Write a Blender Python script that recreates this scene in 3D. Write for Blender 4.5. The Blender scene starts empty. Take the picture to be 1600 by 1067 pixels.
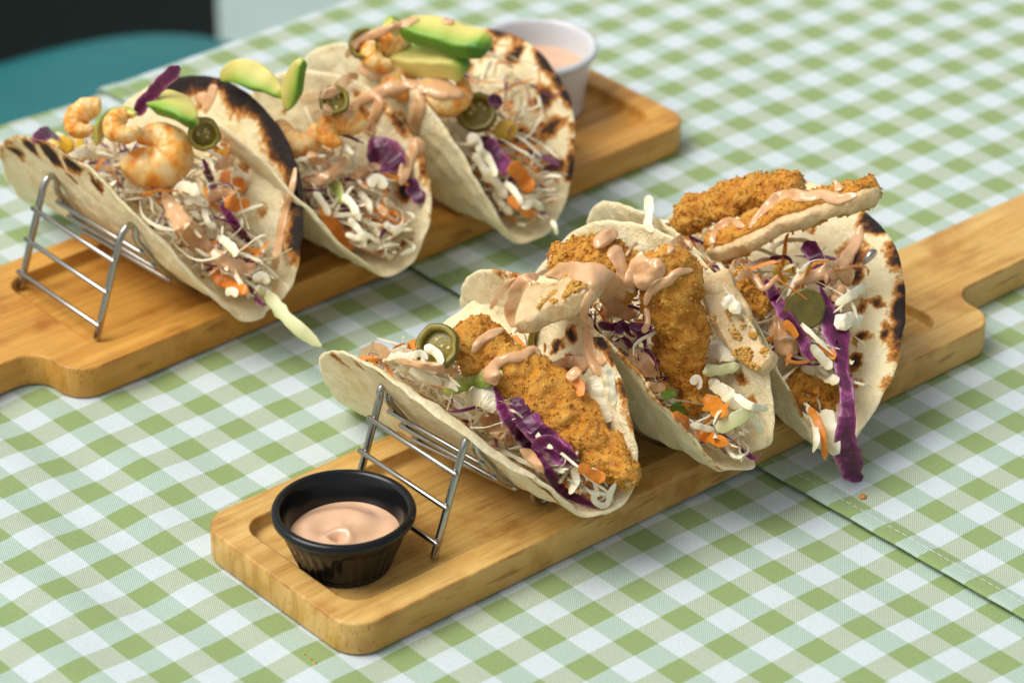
import bpy, math, random
import numpy as np
from mathutils import Vector, Matrix, noise as mnoise
from mathutils.bvhtree import BVHTree
random.seed(7); rng = np.random.default_rng(7)
scene = bpy.context.scene
COL = scene.collection
CM = 0.01
# ------------------------------------------------------------------ camera
CAM = np.array([91.0826, -87.4899, 88.4134])          # cm; the gingham lattice gave the pose
YAW, PITCH, FPX = 2.43483, 0.54202, 5600.0
FW = np.array([math.cos(YAW)*math.cos(PITCH), math.sin(YAW)*math.cos(PITCH), -math.sin(PITCH)])
RT = np.cross(FW, [0, 0, 1]); RT /= np.linalg.norm(RT)
UP = np.cross(RT, FW)
cd = bpy.data.cameras.new('camera'); cam = bpy.data.objects.new('camera', cd); COL.objects.link(cam)
cd.sensor_width = 36.0; cd.lens = 36.0*FPX/1600.0
cd.clip_start = 0.05; cd.clip_end = 50.0
m3 = Matrix(((RT[0], UP[0], -FW[0]), (RT[1], UP[1], -FW[1]), (RT[2], UP[2], -FW[2])))
cam.matrix_world = Matrix.Translation(Vector(CAM*CM)) @ m3.to_4x4()
cd.dof.use_dof = True; cd.dof.focus_distance = 1.57; cd.dof.aperture_fstop = 8.5
scene.camera = cam
# ------------------------------------------------------------------ light
SUN_DIR = np.array([-0.34, -0.52, 1.0]); SUN_DIR /= np.linalg.norm(SUN_DIR)   # towards the light
world = bpy.data.worlds.new("World"); scene.world = world; world.use_nodes = True
wn = world.node_tree.nodes; wl = world.node_tree.links
bg = wn['Background']
sky = wn.new('ShaderNodeTexSky'); sky.sky_type = 'NISHITA'; sky.sun_disc = False
sky.sun_elevation = math.asin(SUN_DIR[2]); sky.sun_rotation = math.atan2(SUN_DIR[0], SUN_DIR[1])
sky.air_density = 1.0; sky.dust_density = 4.0; sky.ozone_density = 0.3
hs = wn.new('ShaderNodeHueSaturation'); hs.inputs['Saturation'].default_value = .22
wl.new(sky.outputs[0], hs.inputs['Color']); wl.new(hs.outputs[0], bg.inputs[0]); bg.inputs[1].default_value = 0.14
sd = bpy.data.lights.new('sun', 'SUN'); sun = bpy.data.objects.new('sun', sd); COL.objects.link(sun)
sd.energy = 2.1; sd.angle = math.radians(40); sd.color = (1.0, 0.95, 0.88)
sun.rotation_euler = Vector(SUN_DIR).to_track_quat('Z', 'Y').to_euler()
scene.view_settings.view_transform = 'Standard'; scene.view_settings.look = 'None'
scene.view_settings.exposure = -0.02; scene.view_settings.gamma = 1.0

# ------------------------------------------------------------------ pixels <-> centimetres
def ray(x, y): return FW + (x-800)/FPX*RT - (y-533.5)/FPX*UP
def aY(x, y, Y): d = ray(x, y); return CAM + (Y-CAM[1])/d[1]*d
def aX(x, y, X): d = ray(x, y); return CAM + (X-CAM[0])/d[0]*d
def aZ(x, y, Z): d = ray(x, y); return CAM + (Z-CAM[2])/d[2]*d
BVH = []
def register(V, F): BVH.append(BVHTree.FromPolygons([tuple(v) for v in V], [tuple(f) for f in F]))
BIG = []
def hitd(x, y, default=None, bvh=None):
    d = Vector(ray(x, y)); n = d.length; d.normalize(); best = default
    for b in (BVH if bvh is None else bvh):
        h = b.ray_cast(Vector(CAM), d)
        if h[0] is not None and (best is None or h[3]/n < best): best = h[3]/n
    return best

# ------------------------------------------------------------------ materials
def lin(h):
    h = h.lstrip('#'); c = [int(h[i:i+2], 16)/255 for i in (0, 2, 4)]
    return tuple((x/12.92 if x <= .04045 else ((x+.055)/1.055)**2.4) for x in c)
class M:
    def __init__(s, name):
        s.m = bpy.data.materials.new(name); s.m.use_nodes = True
        s.t = s.m.node_tree; s.b = s.t.nodes['Principled BSDF']
    def n(s, typ, **k):
        nd = s.t.nodes.new(typ)
        for a, b in k.items():
            if a in nd.inputs.keys() if hasattr(nd.inputs, 'keys') else False: nd.inputs[a].default_value = b
            else: setattr(nd, a, b)
        return nd
    def l(s, a, b): s.t.links.new(a, b)
    def set(s, **k):
        for a, v in k.items():
            a = {'color': 'Base Color', 'rough': 'Roughness', 'metal': 'Metallic', 'sss': 'Subsurface Weight', 'sssr': 'Subsurface Radius',
                 'ssss': 'Subsurface Scale', 'spec': 'Specular IOR Level', 'coat': 'Coat Weight', 'coatr': 'Coat Roughness', 'sheen': 'Sheen Weight', 'trans': 'Transmission Weight'}[a]
            if a == 'Base Color' and len(v) == 3: v = (*v, 1)
            s.b.inputs[a].default_value = v
        return s
    def ramp(s, fac, stops, interp='LINEAR'):
        r = s.n('ShaderNodeValToRGB'); e = r.color_ramp; e.interpolation = interp
        while len(e.elements) < len(stops): e.elements.new(0.5)
        for el, (p, c) in zip(e.elements, stops): el.position = p; el.color = (*c, 1) if len(c) == 3 else c
        s.l(fac, r.inputs[0]); return r.outputs[0]
    def noise(s, scale, detail=4, rough=.55, vec=None, dist=0):
        nd = s.n('ShaderNodeTexNoise'); nd.inputs['Scale'].default_value = scale; nd.inputs['Detail'].default_value = detail
        nd.inputs['Roughness'].default_value = rough; nd.inputs['Distortion'].default_value = dist
        if vec is None: vec = s.pos()
        s.l(vec, nd.inputs['Vector']); return nd.outputs['Fac']
    def pos(s):
        if not hasattr(s, '_p'): s._p = s.n('ShaderNodeTexCoord').outputs['Object']
        return s._p
    def attr(s, name):
        a = s.n('ShaderNodeAttribute'); a.attribute_name = name; return a.outputs['Fac']
    def math(s, op, a, b=None, c=None, clamp=False):
        nd = s.n('ShaderNodeMath'); nd.operation = op; nd.use_clamp = clamp
        for i, v in enumerate((a, b, c)):
            if v is None: continue
            if isinstance(v, (int, float)): nd.inputs[i].default_value = v
            else: s.l(v, nd.inputs[i])
        return nd.outputs[0]
    def mix(s, f, a, b, typ='MIX'):
        nd = s.n('ShaderNodeMix'); nd.data_type = 'RGBA'; nd.blend_type = typ
        for i, v in ((0, f), (6, a), (7, b)):
            if isinstance(v, (int, float)): nd.inputs[i].default_value = v
            elif isinstance(v, tuple): nd.inputs[i].default_value = (*v, 1) if len(v) == 3 else v
            else: s.l(v, nd.inputs[i])
        return nd.outputs[2]
    def bump(s, h, strength=.3, dist=.001):
        nd = s.n('ShaderNodeBump'); nd.inputs['Strength'].default_value = strength; nd.inputs['Distance'].default_value = dist
        s.l(h, nd.inputs['Height']); s.l(nd.outputs[0], s.b.inputs['Normal']); return s
    def col(s, o): s.l(o, s.b.inputs['Base Color']); return s
    def scaled(s, x, y, z):
        mp = s.n('ShaderNodeMapping'); mp.inputs['Scale'].default_value = (x, y, z); s.l(s.pos(), mp.inputs['Vector']); return mp.outputs[0]

def mat_wood(name, light, mid, dark):
    m = M(name); v = m.scaled(260, 9, 60)
    g = m.noise(1.0, 6, .6, v, .6); big = m.noise(1.0, 3, .5, m.scaled(70, 3.0, 20), 1.5)
    c = m.ramp(g, [(.3, dark), (.5, mid), (.75, light)])
    c2 = m.ramp(big, [(.35, dark), (.5, mid), (.68, light)])
    c = m.mix(.5, c, c2)
    pores = m.ramp(m.noise(1.0, 2, .5, m.scaled(1500, 40, 300)), [(.30, (.25, .12, .03)), (.40, (1, 1, 1))])
    c = m.mix(.5, c, pores, 'MULTIPLY')
    stain = m.ramp(m.noise(28, 4, .6), [(.52, (1, 1, 1)), (.72, (.62, .42, .22))])
    c = m.mix(.8, c, stain, 'MULTIPLY')
    wv = m.math('MULTIPLY', m.attr('wear'), m.ramp(m.noise(55, 4, .65), [(.40, (0, 0, 0)), (.62, (1, 1, 1))]))
    c = m.mix(wv, c, (.34, .145, .03))
    m.col(c); m.set(rough=.42, spec=.35)
    m.bump(g, .25, .0004); return m.m
P_ = 0.027
def mat_gingham(name, offx, offy):
    m = M(name)
    a = m.n('ShaderNodeAttribute'); a.attribute_name = 'weave'
    sep = m.n('ShaderNodeSeparateXYZ'); m.l(a.outputs['Vector'], sep.inputs[0])
    wob = m.noise(60, 2, .5)
    def stripe(o, off):
        v = m.math('ADD', m.math('DIVIDE', o, P_*100), .5-off)
        f = m.math('FRACT', m.math('ADD', v, 100.0))
        d = m.math('ABSOLUTE', m.math('SUBTRACT', f, .5))       # 0 at a white centre
        return m.math('ADD', m.math('MULTIPLY', m.math('SUBTRACT', d, .25), 55.0), .5, clamp=True)
    sx = stripe(sep.outputs[0], offx); sy = stripe(sep.outputs[1], offy)
    white = (.62, .70, .735); green = (.275, .375, .15)
    # warp and weft floats of the weave inside the mixed checks
    def thread(o, per): 
        return m.math('ABSOLUTE', m.math('SUBTRACT', m.math('FRACT', m.math('ADD', m.math('MULTIPLY', o, 1/per), 500.0)), .5))
    tw = thread(m.math('ADD', sep.outputs[0], m.math('MULTIPLY', sep.outputs[1], 1.0)), .125)
    tx = thread(sep.outputs[0], .10); ty = thread(sep.outputs[1], .10)
    mintc = m.mix(m.ramp(tw, [(.18, (0, 0, 0)), (.34, (1, 1, 1))]), (.37, .495, .39), (.50, .61, .56))
    beigec = m.mix(m.ramp(tw, [(.18, (0, 0, 0)), (.34, (1, 1, 1))]), (.39, .465, .32), (.51, .58, .48))
    c = m.mix(sx, m.mix(sy, white, mintc), m.mix(sy, beigec, green))
    gr = m.ramp(tw, [(.1, (.86, .88, .84)), (.4, (1, 1, 1))])
    c = m.mix(.8, c, gr, 'MULTIPLY')
    c = m.mix(.5, c, m.ramp(m.noise(900, 2, .6), [(.3, (.82, .84, .82)), (.7, (1.05, 1.05, 1.05))]), 'MULTIPLY')
    m.col(c); m.set(rough=.85, spec=.2, sheen=.15)
    h = m.math('ADD', m.math('MULTIPLY', tw, 1.0), m.math('MULTIPLY', m.noise(1400, 2), .8))
    m.bump(h, .35, .0004); return m.m
def mat_tortilla(name):
    m = M(name); ch = m.attr('char')
    n1 = m.noise(330, 5, .65); n2 = m.noise(90, 4, .6); n3 = m.noise(1100, 3, .6)
    v = m.math('ADD', ch, m.math('ADD', m.math('MULTIPLY', m.math('SUBTRACT', n1, .5), .85), m.math('MULTIPLY', m.math('SUBTRACT', n2, .5), .55)))
    v = m.math('MULTIPLY', v, m.math('MINIMUM', m.math('MULTIPLY', ch, 6.0), 1.0))
    cream = m.mix(m.ramp(n2, [(.35, (0, 0, 0)), (.7, (1, 1, 1))]), (.90, .75, .43), (.94, .84, .57))
    spots = m.ramp(m.math('ADD', v, m.math('MULTIPLY', m.math('SUBTRACT', n3, .5), .35)), [(.18, (0, 0, 0)), (.34, (1, 1, 1))])
    dark = m.ramp(v, [(.2, (.74, .46, .16)), (.42, (.50, .20, .035)), (.58, (.12, .045, .015)), (.75, (.022, .016, .013))])
    c = m.mix(spots, cream, dark)
    fl = m.ramp(m.noise(520, 3, .7), [(.62, (1, 1, 1)), (.76, (.80, .60, .36))])
    c = m.mix(.6, c, fl, 'MULTIPLY')
    m.col(c); m.set(rough=.72, spec=.25, sss=.18, sssr=(1.0, .6, .3), ssss=.004)
    m.bump(m.math('ADD', m.math('MULTIPLY', n3, .4), m.math('ADD', n1, m.math('MULTIPLY', n2, 1.5))), .85, .0018); return m.m
def mat_bread(name):
    m = M(name); h = m.attr('h')
    n1 = m.noise(260, 4, .65); n2 = m.noise(1500, 3, .6); n0 = m.noise(75, 3, .6)
    v = m.math('ADD', m.math('MULTIPLY', h, .45), m.math('ADD', m.math('MULTIPLY', n1, .45), m.math('MULTIPLY', n0, .42)))
    c = m.ramp(v, [(.31, (.11, .027, .002)), (.46, (.45, .15, .007)), (.60, (.74, .31, .020)), (.86, (.88, .50, .085))])
    sp = m.ramp(n2, [(.35, (.62, .48, .32)), (.6, (1, 1, 1))])
    c = m.mix(.5, c, sp, 'MULTIPLY')
    m.col(c); m.set(rough=.30, spec=.55, sss=.15, sssr=(1, .45, .1), ssss=.002)
    m.l(m.ramp(n0, [(.35, (.22, .22, .22)), (.65, (.5, .5, .5))]), m.b.inputs['Roughness'])
    m.bump(m.math('ADD', n2, n1), .8, .0014); return m.m
def mat_simple(name, c1, c2, scale=80, rough=.5, sss=.0, ssss=.003, bump=.2, bd=.0006, spec=.5, coat=0, metal=0):
    m = M(name); n = m.noise(scale, 4, .6)
    m.col(m.ramp(n, [(.3, c1), (.7, c2)])); m.set(rough=rough, spec=spec, coat=coat, coatr=.08, metal=metal)
    if sss: m.set(sss=sss, sssr=(1, .6, .35), ssss=ssss)
    if bump: m.bump(m.noise(scale*4, 3), bump, bd)
    return m.m
def mat_sauce(name, c1, c2):
    m = M(name); n = m.noise(120, 3, .5)
    m.col(m.ramp(n, [(.3, c1), (.7, c2)])); m.set(rough=.20, spec=.5, sss=.10, sssr=(1, .5, .25), ssss=.003, coat=.5, coatr=.07)
    m.bump(m.noise(240, 3), .12, .0008); return m.m
def mat_grad(name, attr, stops, rough=.4, sss=.15, nscale=300, spec=.5, bump=.25, namt=.25, tint=None):
    m = M(name); u = m.attr(attr); n = m.noise(nscale, 4, .6)
    v = m.math('ADD', u, m.math('MULTIPLY', m.math('SUBTRACT', n, .5), namt))
    c = m.ramp(v, stops)
    if tint: c = m.mix(m.ramp(m.noise(130, 4, .6, None, .8), [(.52, (0, 0, 0)), (.70, (.7, .7, .7))]), c, tint)
    m.col(c); m.set(rough=rough, spec=spec, sss=sss, sssr=(1, .6, .4), ssss=.003)
    if bump: m.bump(m.noise(nscale*2, 3), bump, .0006)
    return m.m
WOOD = mat_wood('pale_wood', (.77, .52, .19), (.64, .39, .11), (.46, .235, .05))
WOOD2 = mat_wood('honey_wood', (.74, .42, .105), (.60, .30, .055), (.42, .17, .026))
TORT = mat_tortilla('toasted_tortilla')
BREAD = mat_bread('fried_breading')
MEAT = mat_simple('cooked_chicken', (.56, .37, .15), (.77, .60, .34), 150, .45, .25, .004, .6, .0012)
SAUCE = mat_sauce('peach_sauce', (.70, .40, .185), (.77, .47, .25))
DIP = mat_sauce('pale_dip', (.72, .44, .265), (.78, .50, .32))
WHITE_CAB = mat_grad('white_cabbage', 'u', [(.0, (.88, .84, .66)), (.5, (.86, .79, .56)), (1, (.78, .67, .38))], .38, .10, 200, namt=.6)
PURPLE = mat_grad('purple_cabbage', 'u', [(.0, (.26, .04, .15)), (.2, (.10, .005, .050)), (.55, (.062, .003, .033)), (.85, (.15, .012, .085)), (1, (.46, .22, .34))], .30, .04, 260, namt=.45, tint=(.30, .06, .21))
CARROT = mat_simple('carrot_flesh', (.72, .20, .012), (.85, .31, .035), 250, .4, .2, .003, .3)
LETTUCE = mat_grad('lettuce_leaf', 'u', [(0, (.66, .66, .26)), (.5, (.48, .55, .14)), (1, (.20, .34, .03))], .35, .2, 150, namt=.5)
PALEGREEN = mat_grad('pale_green_cabbage', 'u', [(0, (.74, .72, .42)), (.5, (.66, .64, .34)), (1, (.50, .54, .22))], .4, .25, 150, namt=.5)
HERB = mat_simple('green_herb', (.08, .19, .012), (.18, .34, .03), 200, .35, .1)
SKIN = mat_simple('jalapeno_skin', (.085, .068, .004), (.17, .135, .010), 150, .22, .1, .002, .15, .0004, .6)
FLESH = mat_simple('jalapeno_flesh', (.20, .155, .015), (.34, .27, .04), 220, .25, .25, .003, .3)
SEED = mat_simple('jalapeno_seed', (.60, .48, .16), (.72, .62, .30), 300, .35, .2)
AVO = mat_grad('avocado_flesh', 'u', [(0, (.72, .62, .18)), (.35, (.66, .60, .16)), (.65, (.44, .52, .09)), (.88, (.20, .40, .03)), (1, (.07, .20, .012))], .5, .2, 60, namt=.16)
SHRIMP = mat_grad('cooked_shrimp', 'v', [(0, (.92, .74, .42)), (.36, (.92, .62, .24)), (.58, (.90, .44, .08)), (.8, (.86, .26, .012)), (1, (.90, .60, .26))], .3, .3, 170, namt=1.3, bump=.4)
CORN = mat_simple('corn_kernel', (.80, .46, .02), (.86, .58, .06), 200, .3, .25)
STEEL = M('steel_wire').set(color=(.44, .43, .40), metal=1.0, rough=.24).m
BLACKP = mat_simple('black_melamine', (.004, .0045, .005), (.007, .008, .0085), 60, .18, 0, .1, .08, .0003, .35)
WHITEP = mat_simple('white_porcelain', (.58, .60, .62), (.64, .66, .68), 40, .22, .05, .002, .05, .0003, .5)
TEAL = mat_simple('teal_vinyl', (.008, .13, .14), (.012, .155, .165), 12, .42, 0, .1, .3, .002)
DARKV = mat_simple('black_green_vinyl', (.0015, .004, .004), (.004, .009, .0085), 5, .35, 0, .1, .2, .002, .35)
LEGM = mat_simple('dark_metal', (.01, .011, .012), (.02, .021, .022), 40, .4, 0)
FLOORM = mat_simple('pale_floor_tile', (.30, .40, .375), (.36, .455, .43), 4, .6, 0, .1, .1, .002)
THREAD = mat_simple('white_thread', (.56, .63, .58), (.66, .72, .68), 300, .7, 0)
CLOTHA = mat_gingham('gingham_under', 0.0, 0.0)
CLOTHB = mat_gingham('gingham_over', -0.490, 0.221)

# ------------------------------------------------------------------ objects
def tag(o, label=None, cat=None, group=None, kind=None):
    if label: o['label'] = label
    if cat: o['category'] = cat
    if group: o['group'] = group
    if kind: o['kind'] = kind
    return o
def mk(name, V, F, mat, parent=None, attrs=None, smooth=True, fmat=None, reg=False):
    """one mesh object; V in world centimetres"""
    V = np.asarray(V, float)
    if reg: register(V, F)
    if parent is None: org = np.array([V[:, 0].mean(), V[:, 1].mean(), V[:, 2].min()])
    else: org = np.array(parent['org_cm']) if 'org_cm' in parent else np.array(ORG[parent.name])
    me = bpy.data.meshes.new(name)
    me.from_pydata(((V-org)*CM).tolist(), [], [list(map(int, f)) for f in F])
    for mm in (mat if isinstance(mat, (list, tuple)) else [mat]): me.materials.append(mm)
    if fmat is not None: me.polygons.foreach_set('material_index', np.asarray(fmat, np.int32))
    if smooth: me.polygons.foreach_set('use_smooth', np.ones(len(me.polygons), bool))
    if attrs:
        for k, a in attrs.items():
            a = np.asarray(a, np.float32)
            if a.ndim == 2: at = me.attributes.new(k, 'FLOAT_VECTOR', 'POINT'); at.data.foreach_set('vector', a.ravel())
            else: at = me.attributes.new(k, 'FLOAT', 'POINT'); at.data.foreach_set('value', a)
    me.update()
    o = bpy.data.objects.new(name, me); COL.objects.link(o)
    if parent is None: o.location = org*CM
    else: o.parent = parent
    ORG[o.name] = org.tolist(); return o
ORG = {}
def empty(name, org):
    o = bpy.data.objects.new(name, None); COL.objects.link(o); o.location = np.asarray(org)*CM
    o.empty_display_size = .01; ORG[o.name] = list(map(float, org)); return o

def crom(P, n):
    """Catmull-Rom resample of rows of P to n points, even in arc length"""
    P = np.asarray(P, float)
    if len(P) == 2: t = np.linspace(0, 1, n)[:, None]; return P[0]*(1-t)+P[1]*t
    Q = np.vstack([2*P[0]-P[1], P, 2*P[-1]-P[-2]]); out = []
    for i in range(1, len(Q)-2):
        t = np.linspace(0, 1, 24, endpoint=False)[:, None]; a, b, c, d = Q[i-1:i+3]
        out.append(.5*((2*b)+(-a+c)*t+(2*a-5*b+4*c-d)*t*t+(-a+3*b-3*c+d)*t**3))
    out = np.vstack(out+[P[-1:]])
    L = np.r_[0, np.cumsum(np.linalg.norm(np.diff(out[:, :3], axis=0), axis=1))]
    s = np.linspace(0, L[-1], n)
    return np.stack([np.interp(s, L, out[:, k]) for k in range(out.shape[1])], 1)
def frames(P, up):
    T = np.gradient(P, axis=0); T /= np.linalg.norm(T, axis=1)[:, None]+1e-9
    up = np.broadcast_to(np.asarray(up, float), P.shape)
    N = up-(up*T).sum(1)[:, None]*T; N /= np.linalg.norm(N, axis=1)[:, None]+1e-9
    W = np.cross(T, N); return T, N, W
def sweep(P, w, h, up=(0, 0, 1), sides=16, sq=2.0, twist=None, round_ends=True):
    """closed sweep; w,h half sizes along W and N; superellipse exponent sq. returns V,F,u,v,ang"""
    P = np.asarray(P, float); n = len(P); T, N, W = frames(P, up)
    w = np.broadcast_to(w, n).astype(float); h = np.broadcast_to(h, n).astype(float)
    if twist is not None:
        c, s = np.cos(twist)[:, None], np.sin(twist)[:, None]; N, W = c*N+s*W, c*W-s*N
    a = np.arange(sides)/sides*2*math.pi
    ca = np.sign(np.cos(a))*np.abs(np.cos(a))**(2/sq); sa = np.sign(np.sin(a))*np.abs(np.sin(a))**(2/sq)
    V = P[:, None]+W[:, None]*(ca[None, :, None]*w[:, None, None])+N[:, None]*(sa[None, :, None]*h[:, None, None])
    u = np.tile(ca*.5+.5, n); v = np.repeat(np.linspace(0, 1, n), sides); ang = np.tile(a, n)
    V = V.reshape(-1, 3); F = []
    for i in range(n-1):
        for j in range(sides):
            k = (j+1) % sides
            F.append((i*sides+j, i*sides+k, (i+1)*sides+k, (i+1)*sides+j))
    c0 = len(V); V = np.vstack([V, P[0]-T[0]*h[0]*(.35 if round_ends else 0), P[-1]+T[-1]*h[-1]*(.35 if round_ends else 0)])
    u = np.r_[u, .5, .5]; v = np.r_[v, 0, 1]; ang = np.r_[ang, 0, 0]
    for j in range(sides):
        k = (j+1) % sides
        F.append((c0, k, j)); F.append((c0+1, (n-1)*sides+j, (n-1)*sides+k))
    return V, F, u, v, ang
def lathe(prof, cx, cy, n=72, wob=None):
    prof = np.asarray(prof, float); a = np.arange(n)/n*2*math.pi
    r = np.tile(prof[:, 0][:, None], (1, n))
    if wob is not None: r = r+wob(prof, a)
    V = np.stack([cx+r*np.cos(a), cy+r*np.sin(a), np.tile(prof[:, 1][:, None], (1, n))], -1).reshape(-1, 3); F = []
    for i in range(len(prof)-1):
        for j in range(n):
            k = (j+1) % n; F.append((i*n+j, i*n+k, (i+1)*n+k, (i+1)*n+j))
    return V, F
def join(parts):
    V = []; F = []; o = 0
    for v, f in parts:
        V.append(np.asarray(v, float)); F += [tuple(i+o for i in g) for g in f]; o += len(v)
    return np.vstack(V), F
def nz(v, s): return mnoise.noise(Vector(v)*s)
_t = (1+5**.5)/2
ICO_V = np.array([(-1, _t, 0), (1, _t, 0), (-1, -_t, 0), (1, -_t, 0), (0, -1, _t), (0, 1, _t), (0, -1, -_t), (0, 1, -_t), (_t, 0, -1), (_t, 0, 1), (-_t, 0, -1), (-_t, 0, 1)])/math.hypot(1, _t)
ICO_F = [(0, 11, 5), (0, 5, 1), (0, 1, 7), (0, 7, 10), (0, 10, 11), (1, 5, 9), (5, 11, 4), (11, 10, 2), (10, 7, 6), (7, 1, 8), (3, 9, 4), (3, 4, 2), (3, 2, 6), (3, 6, 8), (3, 8, 9), (4, 9, 5), (2, 4, 11), (6, 2, 10), (8, 6, 7), (9, 8, 1)]

# ------------------------------------------------------------------ tablecloths
SEAM = lambda x: 9.36+0.0215*x
def cloth_grid(xs, ys, zf): 
    X, Y = np.meshgrid(xs, ys, indexing='ij'); nx, ny = X.shape
    V = np.stack([X, Y, zf(X, Y)], -1).reshape(-1, 3); W = V.copy(); W[:, 2] = 0
    F = [(i*ny+j, (i+1)*ny+j, (i+1)*ny+j+1, i*ny+j+1) for i in range(nx-1) for j in range(ny-1)]
    return V, F, W
def edge_drop(X):        # the cloth bends down over the table edge at x = -55.3
    return X
def bend(V):
    """sheet coordinate x below the edge is carried round the table edge and down"""
    V = V.copy(); e = -54.9; r = .8; d = e-V[:, 0]; o = d > 0
    q = np.minimum(d, r*math.pi/2)/r; rest = np.maximum(d-r*math.pi/2, 0)
    V[:, 0] = np.where(o, e-r*np.sin(q), V[:, 0]); V[:, 2] = np.where(o, V[:, 2]-r*(1-np.cos(q))-rest, V[:, 2]); return V
def wrinkle(X, Y):
    k = 1/(1+np.exp((X*.25+Y*.9+14)/3.0))*1.0      # more towards the loose near left part
    a = .10*np.sin(.95*Y+.25*X+.8*np.sin(.31*X))+.07*np.sin(1.7*Y-.33*X+1.2*np.sin(.23*X+1))+.05*np.sin(.8*X+.5*Y)
    return np.maximum(a, -.2)*k*.7-.02
def under_z(X, Y):
    s = np.clip((Y-(SEAM(X)-7))/6.0, 0, 1); return wrinkle(X, Y)-.11*s*s*(3-2*s)*2.2-.015
xs = np.r_[np.arange(-80, -54, .25), np.arange(-54, 40, .4)]; ys = np.r_[np.arange(-75, -40, 1.0), np.arange(-40, 6, .4), np.arange(6, 13, .5)]
V, F, W = cloth_grid(xs, ys, under_z)
tag(mk('tablecloth', bend(V), F, CLOTHA, attrs={'weave': W}), 'green and white gingham tablecloth lying under the hemmed edge of the other one', 'tablecloth', 'gingham tablecloths')
# upper cloth: folded hem at the seam, 0.9 cm wide and raised a little
prof = [(.35, -.10), (.06, -.06), (-.05, .01), (-.04, .07), (.03, .115), (.15, .125), (.5, .095), (.95, .075), (1.02, .045), (1.12, .015), (1.4, 0.002), (2.2, .0)]
tail = list(np.arange(3, 100, .8))
ts = [q[0] for q in prof]+tail; zs = [q[1] for q in prof]+[0]*len(tail)
X, J = np.meshgrid(xs, np.arange(len(ts)), indexing='ij')
tsa = np.array(ts); zsa = np.array(zs)
Yc = SEAM(X)+tsa[J]+.015*np.sin(X*2.1); wv = .05*np.sin(.35*X+.4*Yc)*np.clip((tsa[J]-14)/10, 0, 1)
V = np.stack([X, Yc, zsa[J]+wv-.012], -1).reshape(-1, 3); W = V.copy(); ny = len(ts)
W[:, 1] = np.where(tsa[J] < .99, P_*100*(.221+.5)+.25*(tsa[J]-.5), Yc).reshape(-1); W[:, 2] = 0
F = [(i*ny+j, (i+1)*ny+j, (i+1)*ny+j+1, i*ny+j+1) for i in range(len(xs)-1) for j in range(ny-1)]
top_cloth = empty('tablecloth', (-10, 30, 0))
mk('cloth', bend(V), F, CLOTHB, top_cloth, attrs={'weave': W})
tag(top_cloth, 'green and white gingham tablecloth with a stitched hem lying over the other one', 'tablecloth', 'gingham tablecloths')
sx = -52.0; first = None
while sx < 22:
    y0 = SEAM(sx)+.78
    if first is None:
        v, f, *_ = sweep(np.array([(0, 0, 0), (.14, .002, .012), (.28, .004, 0)]), .015, .011, sides=6)
        me = bpy.data.meshes.new('stitch'); me.from_pydata((np.asarray(v)*CM).tolist(), [], f); me.materials.append(THREAD); first = me
    o = bpy.data.objects.new('stitch', first); COL.objects.link(o); o.parent = top_cloth
    o.location = ((sx+10)*CM, (y0-30)*CM, .068*CM); sx += .42

# ------------------------------------------------------------------ serving boards
def rounded(poly, rad, seg=8):
    out = []; n = len(poly); poly = [np.array(q, float) for q in poly]
    for i, (pt, r) in enumerate(zip(poly, rad)):
        a, b = poly[i-1], poly[(i+1) % n]; da = (a-pt); db = (b-pt); la, lb = np.linalg.norm(da), np.linalg.norm(db); da /= la; db /= lb
        cosx = float(np.clip(da @ db, -1, 1)); half = math.acos(cosx)/2
        d = min(r/math.tan(half), la*.49, lb*.49); rr = d*math.tan(half)
        c = pt+(da+db)/np.linalg.norm(da+db)*(rr/math.sin(half)); s = pt+da*d; e = pt+db*d
        a0 = math.atan2(*(s-c)[::-1]); a1 = math.atan2(*(e-c)[::-1]); dl = (a1-a0+math.pi) % (2*math.pi)-math.pi
        for k in range(seg+1): t = a0+dl*k/seg; out.append(c+rr*np.array([math.cos(t), math.sin(t)]))
    return np.array(out)
def offset_in(P, d):
    """move a closed ccw outline inwards by d"""
    T = np.roll(P, -1, 0)-np.roll(P, 1, 0); T /= np.linalg.norm(T, axis=1)[:, None]+1e-9
    return P+np.stack([-T[:, 1], T[:, 0]], 1)*d
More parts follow.
